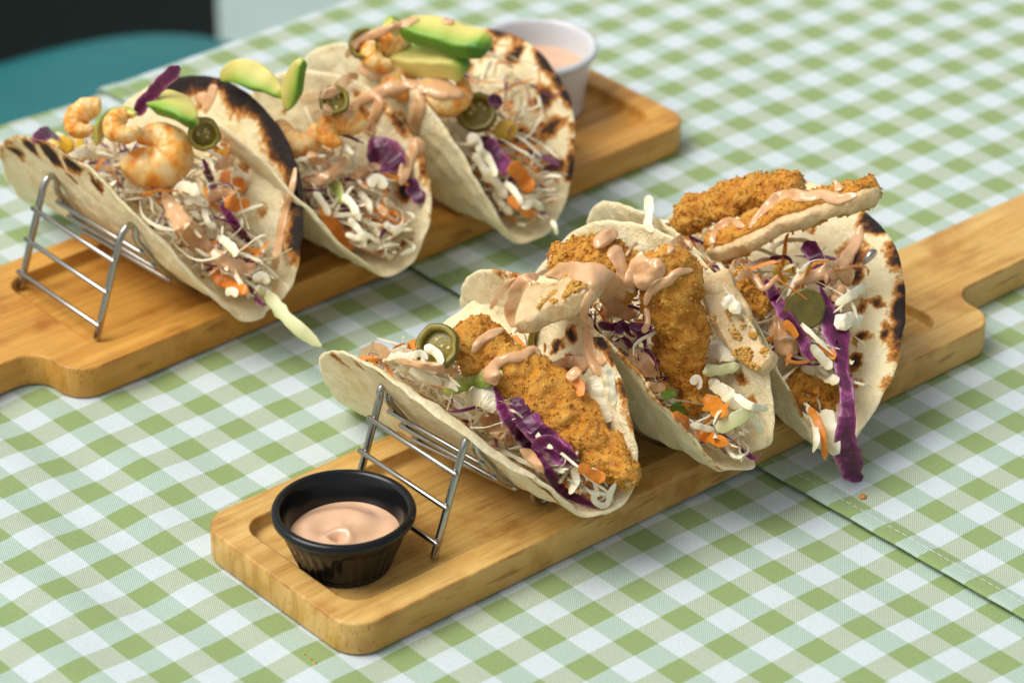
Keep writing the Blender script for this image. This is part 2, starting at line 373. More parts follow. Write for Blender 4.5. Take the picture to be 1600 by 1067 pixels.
def board(name, mat, cx, cy, rot, label):
    H = 1.62; FL = 1.0
    body = [(-5.45, -19.6), (5.45, -19.6), (5.45, 19.5), (2.35, 19.5), (2.3, 31.5), (-2.3, 31.5), (-2.35, 19.5), (-5.45, 19.5)]
    out = rounded(body, [1.5, 1.5, 2.1, 1.3, 2.2, 2.2, 1.3, 2.1], 10)
    dense = []
    for a, b in zip(out, np.roll(out, -1, 0)):
        L = np.linalg.norm(b-a); k = max(1, int(L/.6)); dense += [a+(b-a)*i/k for i in range(k)]
    out = np.array(dense)
    pk = rounded([(-3.95, -18.35), (3.95, -18.35), (3.95, 17.2), (-3.95, 17.2)], [1.1]*4, 10)
    dense = []
    for a, b in zip(pk, np.roll(pk, -1, 0)):
        L = np.linalg.norm(b-a); k = max(1, int(L/.6)); dense += [a+(b-a)*i/k for i in range(k)]
    pk = np.array(dense)
    rings = []
    for d, z in ((.16, 0), (.04, .05), (0, .18), (0, H-.15), (.015, H-.07), (.05, H-.02), (.11, H)):
        rings.append((offset_in(out, d), z))
    prings = []
    for d, z in ((-.09, H), (-.03, H-.02), (0, H-.08), (.02, FL+.14), (.06, FL+.04), (.14, FL)):
        prings.append((offset_in(pk, d), z))
    V = []; F = []; n = len(out); m = len(pk)
    for R, z in rings: V += [(q[0], q[1], z) for q in R]
    for i in range(len(rings)-1):
        for j in range(n): k = (j+1) % n; F.append((i*n+j, i*n+k, (i+1)*n+k, (i+1)*n+j))
    o = len(V)
    for R, z in prings: V += [(q[0], q[1], z) for q in R]
    for i in range(len(prings)-1):
        for j in range(m): k = (j+1) % m; F.append((o+i*m+j, o+i*m+k, o+(i+1)*m+k, o+(i+1)*m+j))
    F.append(tuple(range(n))[::-1])
    F.append(tuple(o+(len(prings)-1)*m+j for j in range(m)))
    import bmesh
    bm = bmesh.new(); lay = bm.verts.layers.float.new('wear'); vs = [bm.verts.new(v) for v in V]
    for f in F: bm.faces.new([vs[i] for i in f])
    bm.verts.ensure_lookup_table(); bm.edges.ensure_lookup_table()
    ea = [bm.edges.get((vs[(len(rings)-1)*n+j], vs[(len(rings)-1)*n+(j+1) % n])) for j in range(n)]
    eb = [bm.edges.get((vs[o+j], vs[o+(j+1) % m])) for j in range(m)]
    bmesh.ops.triangle_fill(bm, use_beauty=True, use_dissolve=False, edges=ea+eb)
    for i_, v in enumerate(vs):
        if n*3 <= i_ < n*7: v[lay] = (0, 0, 0, .15, .9, 1, .25)[i_//n]
        elif i_ >= o and (i_-o)//m < 3: v[lay] = (.1, .5, .6)[(i_-o)//m]
    bmesh.ops.recalc_face_normals(bm, faces=bm.faces)
    for v in bm.verts:
        v.co = v.co*CM
    for f in bm.faces: f.smooth = len(f.verts) == 4
    me = bpy.data.meshes.new(name); bm.to_mesh(me); bm.free(); me.materials.append(mat)
    ob = bpy.data.objects.new(name, me); COL.objects.link(ob)
    ob.location = (cx*CM, cy*CM, .03*CM); ob.rotation_euler = (0, 0, rot)
    M4 = Matrix.Rotation(rot, 3, 'Z')
    Vw = [tuple(M4 @ Vector(v)+Vector((cx, cy, .03))) for v in V]
    register(Vw, [f for f in F if len(f) == 4])
    register([(-60, -60, 0), (60, -60, 0), (60, 90, 0), (-60, 90, 0)], [(0, 1, 2, 3)])
    return tag(ob, label, 'serving board', 'wooden serving boards')
board('serving_board', WOOD, -10.5, 5.5, 0.0, 'pale wooden serving board under the fried chicken tacos, its handle pointing right')
board('serving_board', WOOD2, -34.75, 8.2, math.pi+.004, 'honey coloured wooden serving board under the shrimp tacos, farther from the viewer')

# ------------------------------------------------------------------ dip cups
def cup(cx, cy, z0, h, rb, rt, mat, name, label, ribs):
    root = empty(name, (cx, cy, z0)); tag(root, label, 'dip cup', 'dip cups')
    lip = .33
    prof = [(0.0, 0), (rb-.15, 0), (rb, .06), (rb+.05, .2)]
    for k in range(9): t = k/8; prof.append((rb+.05+(rt-.36-rb-.05)*t, .2+(h-1.05)*t))
    prof += [(rt-.33, h-.62), (rt-.30, h-.5), (rt-.12, h-.46), (rt-.02, h-.36), (rt, h-.2), (rt-.06, h-.06), (rt-.2, h), (rt-.34, h-.04), (rt-.42, h-.18)]
    for k in range(1, 9): t = k/8; prof.append((rt-.42+(rb-.25-rt+.42)*t, h-.18+(.25-h+.18)*t))
    prof += [(rb-.5, .2), (0, .2)]
    prof = np.array(prof); prof[:, 1] += z0
    def wob(pf, a):
        if not ribs: return 0
        w = np.zeros(len(pf)); w[3:12] = 1; w[2] = .6
        return w[:, None]*(-.055*(.5-.5*np.cos(a*ribs))[None]**.7)
    V, F = lathe(prof, cx, cy, 288 if ribs else 96, wob)
    mk('bowl', V, F, mat, root, reg=True)
    return root
cup(-9.95, -10.62, 1.04, 2.85, 2.0, 3.1, BLACKP, 'dip_cup', 'black ribbed dip cup in the near corner of the front board', 36)
cup(-36.75, 23.3, 1.04, 3.7, 2.45, 3.3, WHITEP, 'dip_cup', 'plain white dip cup behind the farthest shrimp taco', 0)
def dip(cx, cy, z, r, label, swirl):
    n, m = 90, 46; a = np.arange(n)/n*2*math.pi; V = []; 
    for i in range(m):
        q = i/(m-1); rr = r*q
        for t in a:
            zz = .22*(1-q*q)-.10*q**8
            if swirl:
                hx, hy = rr*math.cos(t)-.55, rr*math.sin(t)+.75; d = math.hypot(hx, hy)
                zz += .30*math.sin(8.0*q-1.0*t+.6)*(1-q*.6)*q+.10*math.sin(2*t+6*q+1)*q*(1-q)*2-.42*math.exp(-(d/.24)**2)+.12*math.exp(-((d-.48)/.22)**2)
                zz += .05*math.sin(2*rr*math.cos(t+.7)+1)*q
            else: zz += .06*math.sin(5*q+t)*q
            V.append((cx+rr*math.cos(t), cy+rr*math.sin(t), z+zz))
    F = [(i*n+j, i*n+(j+1) % n, (i+1)*n+(j+1) % n, (i+1)*n+j) for i in range(m-1) for j in range(n)]
    tag(mk('dip_sauce', V, F, DIP), label, 'dip sauce', 'creamy dips in cups')
dip(-9.95, -10.62, 2.75, 2.50, 'peach coloured creamy dip with a swirl and a small hole in the black cup', True)
dip(-36.75, 23.3, 3.4, 2.78, 'smooth peach coloured dip in the white cup', False)

# ------------------------------------------------------------------ tortillas
TP = {"T1": [-11.9939, -1.4183, 1.7759, 9.0278, -0.0392, 0.1721, 1.3901, 0.9782, -0.0449, 0.0072, 1.1259, 0.341, 0.0243],
 "T2": [-11.338, 5.9288, 1.827, 9.3271, -0.049, 0.1087, 1.2128, 1.1173, -0.0802, 0.0236, 1.3238, -0.0301, 0.0438],
 "T3": [-11.2581, 13.09, 1.6757, 9.3365, -0.1836, -0.0201, 1.041, 1.1897, 0.1087, 0.0172, 0.8601, -0.1197, -0.0388],
 "B1": [-36.3703, -1.71, 1.7877, 9.4274, -0.0143, 0.0811, 1.4314, 0.9102, -0.0223, 0.060, 1.072, -0.1207, 0.0136],
 "B2": [-34.4783, 5.5375, 1.6394, 8.3757, 0.0008, 0.0739, 1.3087, 1.0595, -0.1838, 0.0351, 1.2223, -0.322, 0.0563],
 "B3": [-34.084, 13.198, 1.6296, 8.8181, 0.0296, 0.0009, 1.2294, 1.3044, -0.14, 0.046, 0.7099, -0.0369, 0.0142]}
def surf(q, s, t, n=24):
    Xc, Yb, zb, R, yaw, pit, rb, aL0, aL1, kL, aR0, aR1, kR = q
    s = np.asarray(s, float); t = np.asarray(t, float); neg = t < 0
    a = np.where(neg, aL0+aL1*s/R, aR0+aR1*s/R); k = np.where(neg, kL, kR); T = np.abs(t)
    y = 0; z = 0; L = np.maximum(rb*a*1.6, 1e-3)
    for wi in (np.arange(n)+.5)/n:
        tt = T*wi; x = np.clip(tt/L, 0, 1)
        ang = a*(x*x*(3-2*x))+k*np.maximum(tt-L, 0)
        y = y+np.cos(ang)*T/n; z = z+np.sin(ang)*T/n
    y = np.where(neg, -y, y); x = s*np.cos(pit); z = z+s*np.sin(pit)
    return np.stack([Xc+x*np.cos(yaw)-y*np.sin(yaw), Yb+x*np.sin(yaw)+y*np.cos(yaw), zb+z], -1)
def snorm(q, s, t):
    e = .05; du = surf(q, s+e, t)-surf(q, s-e, t); dv = surf(q, s, t+e)-surf(q, s, t-e)
    N = np.cross(du, dv); return N/(np.linalg.norm(N, axis=-1)[..., None]+1e-9)      # towards the filling
def tortilla(key, label, band, spots, ospots, rimfun=None, lip=None, seed=0, brk=.8):
    """band: list of (theta0, theta1, width cm, strength); spots: (s, t, radius, strength) on the inner face"""
    q = TP[key]; R = q[3]; n, m = 300, 60
    th = np.arange(n)/n*2*math.pi-math.pi; rr = np.linspace(0, 1, m)**.75
    TH, RR = np.meshgrid(th, rr, indexing='xy')                       # m x n
    wob = np.array([1+.018*mnoise.noise(Vector((2.2*math.cos(t), 2.2*math.sin(t), seed)))+.006*mnoise.noise(Vector((9*math.cos(t), 9*math.sin(t), seed))) for t in th])
    if rimfun is not None: wob = wob*rimfun(th)
    Rd = R*wob[None, :]*RR; S = Rd*np.cos(TH); T = Rd*np.sin(TH)
    P = surf(q, S, T); N = snorm(q, S, T)
    puff = np.array([[mnoise.noise(Vector((S[i, j]*.42+seed*3, T[i, j]*.42, 1)))*.16+mnoise.noise(Vector((S[i, j]*1.3+seed, T[i, j]*1.3, 4)))*.09 for j in range(n)] for i in range(m)])
    ripple = np.array([mnoise.noise(Vector((3.0*math.cos(t), 3.0*math.sin(t), seed+9))) for t in th])
    P = P+N*(puff+(.35*ripple)[None, :]*np.clip(RR-.55, 0, 1)**2*2)[..., None]
    if lip is not None:
        amt = lip(TH); w = np.clip((Rd-(R-1.1))/1.1, 0, 1); P = P-N*(amt*w*w)[..., None]
    TH2 = .095+0*RR
    edge = np.sqrt(np.clip(1-np.clip((RR-.965)/.035, 0, 1)**2, 0.02, 1))
    I = P+N*(TH2*edge)[..., None]; O = P-N*(TH2*edge)[..., None]
    dist = R*wob[None, :]*(1-RR)
    char = np.full(TH.shape, .10)
    ang1 = np.array([mnoise.noise(Vector((5*math.cos(t), 5*math.sin(t), seed+20))) for t in th]); ang2 = np.array([mnoise.noise(Vector((13*math.cos(t), 13*math.sin(t), seed+30))) for t in th])
    brkn = np.clip(.72+brk*(.9*ang1+.75*ang2), .12, 1.15)[None, :]; wvar = np.clip(1+.7*ang1-.5*ang2, .4, 1.8)[None, :]
    for bd in band:
        a0, a1, wd, st = bd[:4]; off = bd[4] if len(bd) > 4 else 0
        d = np.minimum(np.clip((TH-a0)/.15, 0, 1), np.clip((a1-TH)/.15, 0, 1)); x = np.abs(dist-off) if off else dist
        char = np.maximum(char, st*d*brkn*np.exp(-(np.maximum(x-.12*wd, 0)/(wd*wvar))**2))
    S0, T0 = S, T
    wx = np.array([[mnoise.noise(Vector((S[i, j]*1.1, T[i, j]*1.1, seed+40)))*.40+mnoise.noise(Vector((S[i, j]*3.5, T[i, j]*3.5, seed+44)))*.18 for j in range(n)] for i in range(m)])
    wy = np.array([[mnoise.noise(Vector((S[i, j]*1.1, T[i, j]*1.1, seed+60)))*.40+mnoise.noise(Vector((S[i, j]*3.5, T[i, j]*3.5, seed+64)))*.18 for j in range(n)] for i in range(m)])
    S = S+wx; T = T+wy
    ch_i = char.copy()
    for s0, t0, r0, st in spots: ch_i = np.maximum(ch_i, st*np.exp(-(((S-s0)**2+(T-t0)**2)/r0**2)))
    rs = random.Random(seed+50)
    for _ in range(26):
        a = rs.uniform(-math.pi, math.pi); b = rs.uniform(.2, .97)*R; r0 = rs.uniform(.12, .45)
        ch_i = np.maximum(ch_i, rs.uniform(.3, .62)*np.exp(-(((S-b*math.cos(a))**2+(T-b*math.sin(a))**2)/r0**2)))
    ch_o = char*.55
    for s0, t0, r0, st in ospots: ch_o = np.maximum(ch_o, st*np.exp(-(((S-s0)**2+(T-t0)**2)/r0**2)))
    V = np.vstack([I.reshape(-1, 3), O.reshape(-1, 3)]); C = np.r_[ch_i.ravel(), ch_o.ravel()]; F = []; k0 = m*n
    for i in range(m-1):
        for j in range(n):
            k = (j+1) % n
            F.append((i*n+j, i*n+k, (i+1)*n+k, (i+1)*n+j)[::-1]); F.append((k0+i*n+j, k0+i*n+k, k0+(i+1)*n+k, k0+(i+1)*n+j))
    for j in range(n):
        k = (j+1) % n; F.append(((m-1)*n+j, (m-1)*n+k, k0+(m-1)*n+k, k0+(m-1)*n+j)[::-1])
    return tag(mk('tortilla', V, F, TORT, attrs={'char': C}, reg=True), label, 'tortilla', 'folded flour tortillas')
def notch(th): 
    r = np.ones_like(th)
    r -= .095*np.exp(-((th-.128)/.042)**2); r -= .05*np.exp(-((th+.07)/.07)**2); r += .012*np.exp(-((th-.045)/.03)**2); return r
tortilla('T1', 'folded flour tortilla nearest the black dip cup, its left flap draped over the rack', [(-1.45, -.12, .24, 1.0, .8), (.35, 1.5, .45, .7)],
         [(4, -1.2, 1.0, .75), (5.6, 2.6, .45, .85), (3.0, 5.8, .45, .9), (1.6, 6.4, .4, .8), (2.4, 7.2, .5, .8)], [(0, -8.4, .5, .6), (-2, -8, .6, .55), (2, -8, .6, .6), (-4, -7.4, .5, .6), (4.5, -6, .5, .5)],
         lip=lambda th: np.where(th < 0, .55*np.exp(-((th+1.0)/.6)**2), .1), seed=1)
tortilla('T2', 'folded flour tortilla with a torn front edge in the middle of the front board', [(-2.2, -.05, .45, .8)], [(7.5, 3, .5, .5), (6.5, 4.0, .4, .5)], [(0, -6, 2, .5), (3, -7, 1, .6)], rimfun=notch, seed=2)
tortilla('T3', 'folded flour tortilla with brown blistered right flap, rightmost on the front board', [(.25, 1.6, .55, 1.0), (1.6, 2.7, .8, 1.0), (-1.5, -.2, .3, .75)],
         [(4.2, 4.2, .55, .7), (2.8, 6.6, .5, .7), (4.4, 5.6, .45, .65), (5.6, 4.6, .5, .7), (6.3, 3.6, .45, .7), (3.0, 5.0, .6, .55), (6.6, 5.4, .4, .75), (1.8, 7.2, .9, .75), (7.0, 2.6, .5, .6), (4.9, 6.4, .4, .7)], [(2, -6, 1, .4)], seed=3, brk=1.25)
tortilla('B1', 'folded flour tortilla with a thick black burnt edge, leftmost on the far board', [(.25, 2.2, .95, 1.25), (-2.6, -1.3, .5, .9)],
         [(3.0, 6.0, .6, .5), (5, 4.4, .5, .45), (2, 5, .6, .45), (5.5, -2.6, .5, .8)], [(-1, -8.6, .8, 1.0), (-3, -8.2, .7, .95), (1, -8.6, .6, .95), (-5, -7, .6, .9), (2.4, -8.0, .5, .9), (0, -7.6, .4, .7)], lip=lambda th: np.where(th < 0, .25, 0), seed=4, brk=.35)
tortilla('B2', 'folded flour tortilla draped with sauce in the middle of the far board', [(.3, 1.3, .5, .55)], [(5.5, 4, .6, .7), (2, 6.5, .6, .6), (7, 1.5, .5, .5)], [(0, -6, 1, .4)], seed=5)
tortilla('B3', 'folded flour tortilla with scattered brown spots in front of the white dip cup', [(.3, 2.4, .38, .72)],
         [(-2.2, 5.6, 1.0, 1.15), (.6, 7.9, .55, 1.0), (3.6, 6.6, .8, .75), (5.2, 5.4, .8, .75), (4.5, 4.2, .6, .6), (3.5, 4.4, .5, .7), (2.2, 5.4, .5, .6), (-1.2, 7.6, .6, .85), (6.8, 3.8, .7, .75), (5.9, 2.6, .4, .4)], [(2, -6, 1, .3)], seed=6)
# ------------------------------------------------------------------ wire racks
def rack(xf, xb, y0, keys, label):
    root = empty('taco_rack', ((xf+xb)/2, y0+12, 1.0)); tag(root, label, 'taco rack', 'wire taco racks')
    gap = .36
    def sides(key, x):                       # left and right outer face of a tortilla at depth x, as y(z)
        q = TP[key]; t = np.linspace(0, 9, 80)
        out = []
        for sg in (-1, 1):
            P = surf(q, np.full(80, (x-q[0])), sg*t); o = np.argsort(P[:, 2]); out.append((P[o, 2], P[o, 1]))
        return out
    prof_at = {}
    for x in (xf, xb):
        S = [sides(k, x) for k in keys]
        yl = [lambda z, a=a: np.interp(z, *a[0])-gap for a in S]; yr = [lambda z, a=a: np.interp(z, *a[1])+gap for a in S]
        bot = [TP[k][1]-(x-TP[k][0])*0 for k in keys]
        pts = [(y0, 1.17), (y0+1.55, 5.6)]; pa = yl[0](5.7); ptop = 6.5
        pm = max((y0+1.9+pa)/2, y0+1.95); pts += [(pm-.32, 6.28), (pm, 6.5), (pm+.32, 6.28)]
        segs = []
        for i in range(3):
            zb = 1.4
            L = [(min(yl[i](z), TP[keys[i]][1]-.75), z) for z in (5.6, 4.6, 3.4, 2.4)]
            Rr = [(max(yr[i](z), TP[keys[i]][1]+.75), z) for z in (2.4, 3.4, 4.6, 5.6)]
            segs.append((L, Rr, [(TP[keys[i]][1]-.5, 1.62), (TP[keys[i]][1], 1.38), (TP[keys[i]][1]+.5, 1.62)]))
        for i in range(3):
            L, Rr, B = segs[i]
            if i > 0:
                pl = segs[i-1][1]; pm = None
                for k in range(3, -1, -1):
                    if L[3-k][0]-pl[k][0] > .75: break
                # peak where the two slopes are still apart
                zt = 2.4+(.0 if k == 0 else (0, 1.0, 2.2, 3.2)[k]); pm = (pl[k][0]+L[3-k][0])/2
                keepR = pl[:k+1]; pts += keepR+[(pm-.2, zt+.55), (pm, zt+.68), (pm+.2, zt+.55)]+L[3-k:]
            else: pts += L
            pts += B
        Rr = segs[2][1]; e = Rr[-1][0]
        pts += Rr+[(e+.45, 6.28), (e+.75, 6.5), (e+1.07, 6.28), (e+1.4, 5.6), (e+2.95, 1.17)]
        prof_at[x] = pts
        P = crom([(x, a, b) for a, b in pts], 260)
        V, F, *_ = sweep(P, .175, .175, up=(1, 0, 0), sides=12); mk('bent_wire', V, F, STEEL, root)
    def bar(yf, yb_, z):
        e = np.array([0, (yf-yb_), 0])/(xf-xb)
        A = np.array([xf, yf, z]); B = np.array([xb, yb_, z]); d = (A-B)/np.linalg.norm(A-B)
        V, F, *_ = sweep(np.array([A+d*.27, A+d*.2, (A+B)/2, B-d*.2, B-d*.27]), [.07, .125, .125, .125, .07], [.07, .125, .125, .125, .07], up=(0, 0, 1), sides=10)
        mk('cross_bar', V, F, STEEL, root)
    def yat(x, z, lo, hi):
        pts = prof_at[x][lo:hi]; a = sorted((b, a) for a, b in pts); return float(np.interp(z, [k[0] for k in a], [k[1] for k in a]))
    for z in (5.05, 3.55, 1.95): bar(y0+(z-1.17)/4.43*1.55-.22, y0+(z-1.17)/4.43*1.55-.22, z)
    for z in (2.9, 3.9, 4.9): bar(yat(xf, z, 5, 9)-.27, yat(xb, z, 5, 9)-.27, z)
    for z in (5.05, 3.55, 1.95): bar(yat(xf, z, -2, 1000)+.22, yat(xb, z, -2, 1000)+.22, z)
    return root
rack(-7.6, -13.2, -7.65, ('T1', 'T2', 'T3'), 'shiny wire taco rack standing on the front board behind the black dip cup')
rack(-32.0, -38.4, -8.2, ('B1', 'B2', 'B3'), 'shiny wire taco rack holding the shrimp tacos on the farther board')
# ------------------------------------------------------------------ builders for the fillings
TOCAM = -FW
def drape(pts, lift=0.0, step=7, back=None):
    """pixel polyline laid on whatever stands there; lift in cm towards the viewer side"""
    pts = np.asarray(pts, float); L = np.linalg.norm(np.diff(pts[:, :2], axis=0), axis=1).sum()
    n = max(6, int(L/step)); Q = crom(pts, n)
    d = np.array([hitd(x, y) or np.nan for x, y in Q[:, :2]], float)
    ok = ~np.isnan(d)
    if not ok.any(): raise ValueError('no surface under %s' % pts[0])
    d = np.interp(np.arange(n), np.arange(n)[ok], d[ok])
    w = 2; dm = np.array([d[max(0, i-w):i+w+1].min() for i in range(n)])
    dm = np.array([dm[max(0, i-w):i+w+1].mean() for i in range(n)])
    P = np.array([CAM+ray(x, y)*(a-lift) for (x, y), a in zip(Q[:, :2], dm)])
    return P, Q, dm
def sauce(strokes, label, lift=.12, voxel=.0005, group='sauce drizzled over the tacos', mat=None):
    """each stroke is a layer moulded on the food below it: thick along the middle, thin at its edges"""
    parts = []; M_ = 11; X = np.linspace(-1, 1, M_)
    for st in strokes:
        st = np.asarray(st, float); P, Q, dm = drape(st, 0, 5); n = max(len(Q), 16)
        Q = crom(np.c_[Q, dm], n) if len(Q) >= 3 else Q; d0 = Q[:, 3]; r = Q[:, 2].copy()
        W3 = np.array([CAM+ray(x, y)*dd for x, y, dd in zip(Q[:, 0], Q[:, 1], d0)])
        nl = np.array([nz(q, 1.2) for q in W3]); nh = np.array([nz(q+5, 2.8) for q in W3])
        tt = np.minimum(np.arange(n), np.arange(n)[::-1])/(n-1.0); end = np.sqrt(np.clip(1-(1-np.clip(tt/.26, 0, 1))**2, .02, 1))
        r = r*np.where(r < 13, .80, .92)*(1+.35*nl+.15*nh)*(.22+.78*end)
        T = np.gradient(Q[:, :2], axis=0); T /= np.linalg.norm(T, axis=1)[:, None]+1e-9; Nn = np.stack([-T[:, 1], T[:, 0]], 1)
        px = Q[:, None, :2]+Nn[:, None]*(X[None, :, None]*r[:, None, None]*1.12)
        rc = r*d0/FPX
        D = np.array([[hitd(*px[a, b]) or 1e3 for b in range(M_)] for a in range(n)])
        D = np.clip(D, (d0-.5*rc)[:, None]-.15, (d0+.9*rc)[:, None])
        for _ in range(2):
            E = np.pad(D, 1, mode='edge'); D = (E[:-2, 1:-1]+E[2:, 1:-1]+E[1:-1, :-2]+E[1:-1, 2:]+2*E[1:-1, 1:-1])/6
        bul = np.sqrt(1-(X*.97)**2)[None]*(np.minimum(.80*rc, .15+.40*rc)*(.35+.65*end))[:, None]
        fr = np.array([[CAM+ray(*px[a, b])*(D[a, b]-bul[a, b]-.02) for b in range(M_)] for a in range(n)])
        bk = np.array([[CAM+ray(*px[a, b])*(D[a, b]+.09) for b in range(M_)] for a in range(n)])
        V = np.concatenate([fr.reshape(-1, 3), bk.reshape(-1, 3)]); k0 = n*M_; F = []
        for a in range(n-1):
            for b in range(M_-1):
                q = (a*M_+b, a*M_+b+1, (a+1)*M_+b+1, (a+1)*M_+b); F.append(q[::-1]); F.append(tuple(k0+z for z in q))
            F.append((a*M_, (a+1)*M_, k0+(a+1)*M_, k0+a*M_)[::-1]); e = M_-1; F.append((a*M_+e, (a+1)*M_+e, k0+(a+1)*M_+e, k0+a*M_+e))
        for b in range(M_-1):
            F.append((b, b+1, k0+b+1, k0+b)); z = (n-1)*M_; F.append((z+b, z+b+1, k0+z+b+1, k0+z+b)[::-1])
        parts.append((V, F))
    V, F = join(parts)
    o = mk('sauce_drizzle', V, F, mat or SAUCE, reg=True); tag(o, label, 'sauce', group)
    md = o.modifiers.new('remesh', 'REMESH'); md.mode = 'VOXEL'; md.voxel_size = .00042; md.use_smooth_shade = True
    sm = o.modifiers.new('smooth', 'SMOOTH'); sm.factor = .5; sm.iterations = 4
    return o
def ribbon(P, w, th, up, twist=0, tw0=0, sides=8, crinkle=.0, seed=0, taper=True, ruffle=0):
    n = len(P); t = np.linspace(0, 1, n); w = np.broadcast_to(w, n).astype(float).copy(); sl = t*np.linalg.norm(np.diff(P, axis=0), axis=1).sum()*1.5
    if taper: w = w*np.clip(np.minimum(t, 1-t)*7+.35, 0, 1)
    P = P+np.array([[nz((seed+9.1, sl[k], 0), 1), nz((seed+3.3, sl[k], 5), 1), nz((seed+1.7, sl[k], 9), 1)] for k in range(n)])*crinkle
    w = w*(1+np.array([nz((seed+2.2, sl[k]*1.4, 3), 1) for k in range(n)])*.3)
    V, F, u, v, a = sweep(P, w, th, up, sides, 4.5, twist=tw0+twist*t)
    if ruffle:
        V = V+np.asarray(TOCAM)[None]*(ruffle*np.sin(v*19+seed)*(np.abs(u-.5)*2)**2)[:, None]
    return V, F, u
def strand(name, pts, wpx, mat, label, cat, group=None, lift=.12, twist=.6, tw0=0, th=.02, crinkle=.05, seed=0, reg=True, free=None, ruffle=0):
    if free is not None: P = crom(np.array([aX(x, y, Y[1]) if isinstance(Y, tuple) else aY(x, y, Y) for x, y, Y in free]), 30); d0 = 150
    else:
        P, Q, d = drape(pts, lift, 6); d0 = d.mean(); P = crom(P, max(26, len(P)))
    wpx = np.interp(np.linspace(0, 1, len(P)), np.linspace(0, 1, len(wpx)), wpx) if isinstance(wpx, (list, tuple)) else wpx
    V, F, u = ribbon(P, wpx/2*d0/FPX, th, TOCAM+np.array([0, 0, .3]), twist, tw0, 10, crinkle, seed, ruffle=ruffle)
    o = mk(name, V, F, mat, attrs={'u': u}, reg=reg, smooth=False); tag(o, label, cat, group); return o
def leaf(name, pts, wpx, mat, label, cat, group=None, lift=.12, th=.012, seed=0, cup_=.25, tw0=0):
    """a torn chip of leaf: thin, cupped, with its own broken outline on both sides"""
    P, Q, d = drape(pts, lift, 5); n = 20; P = crom(P, n); t = np.linspace(0, 1, n); w0 = wpx/2*d.mean()/FPX
    rs = np.random.default_rng(seed+700); kn = np.linspace(0, 1, 7)
    side = [np.interp(t, kn, np.r_[rs.uniform(.15, .6), rs.uniform(.55, 1.25, 5), rs.uniform(.1, .5)]) for _ in (0, 1)]
    V, F, u, v, a = sweep(P, w0, th, TOCAM+np.array([0, 0, .2]), 22, 4.0, twist=tw0+0*t)
    T, N, W = frames(P, TOCAM+np.array([0, 0, .2])); k = np.r_[np.repeat(np.arange(n), 22), 0, n-1]; x = ((V-P[k])*W[k]).sum(1)
    sc = np.where(x > 0, side[0][k], side[1][k]); V = V+W[k]*(x*(sc-1))[:, None]; x = x*sc/w0
    V = V-np.asarray(TOCAM)[None]*(cup_*w0*x*x)[:, None]
    V = V+np.asarray(TOCAM)[None]*np.array([nz(q, 2.6)*.12+nz(q, 5)*.035 for q in V-rs.uniform(0, 9, 3)])[:, None]
    o = mk(name, V, F, mat, attrs={'u': np.clip(u, 0, 1)}, reg=True, smooth=False); tag(o, label, cat, group); return o
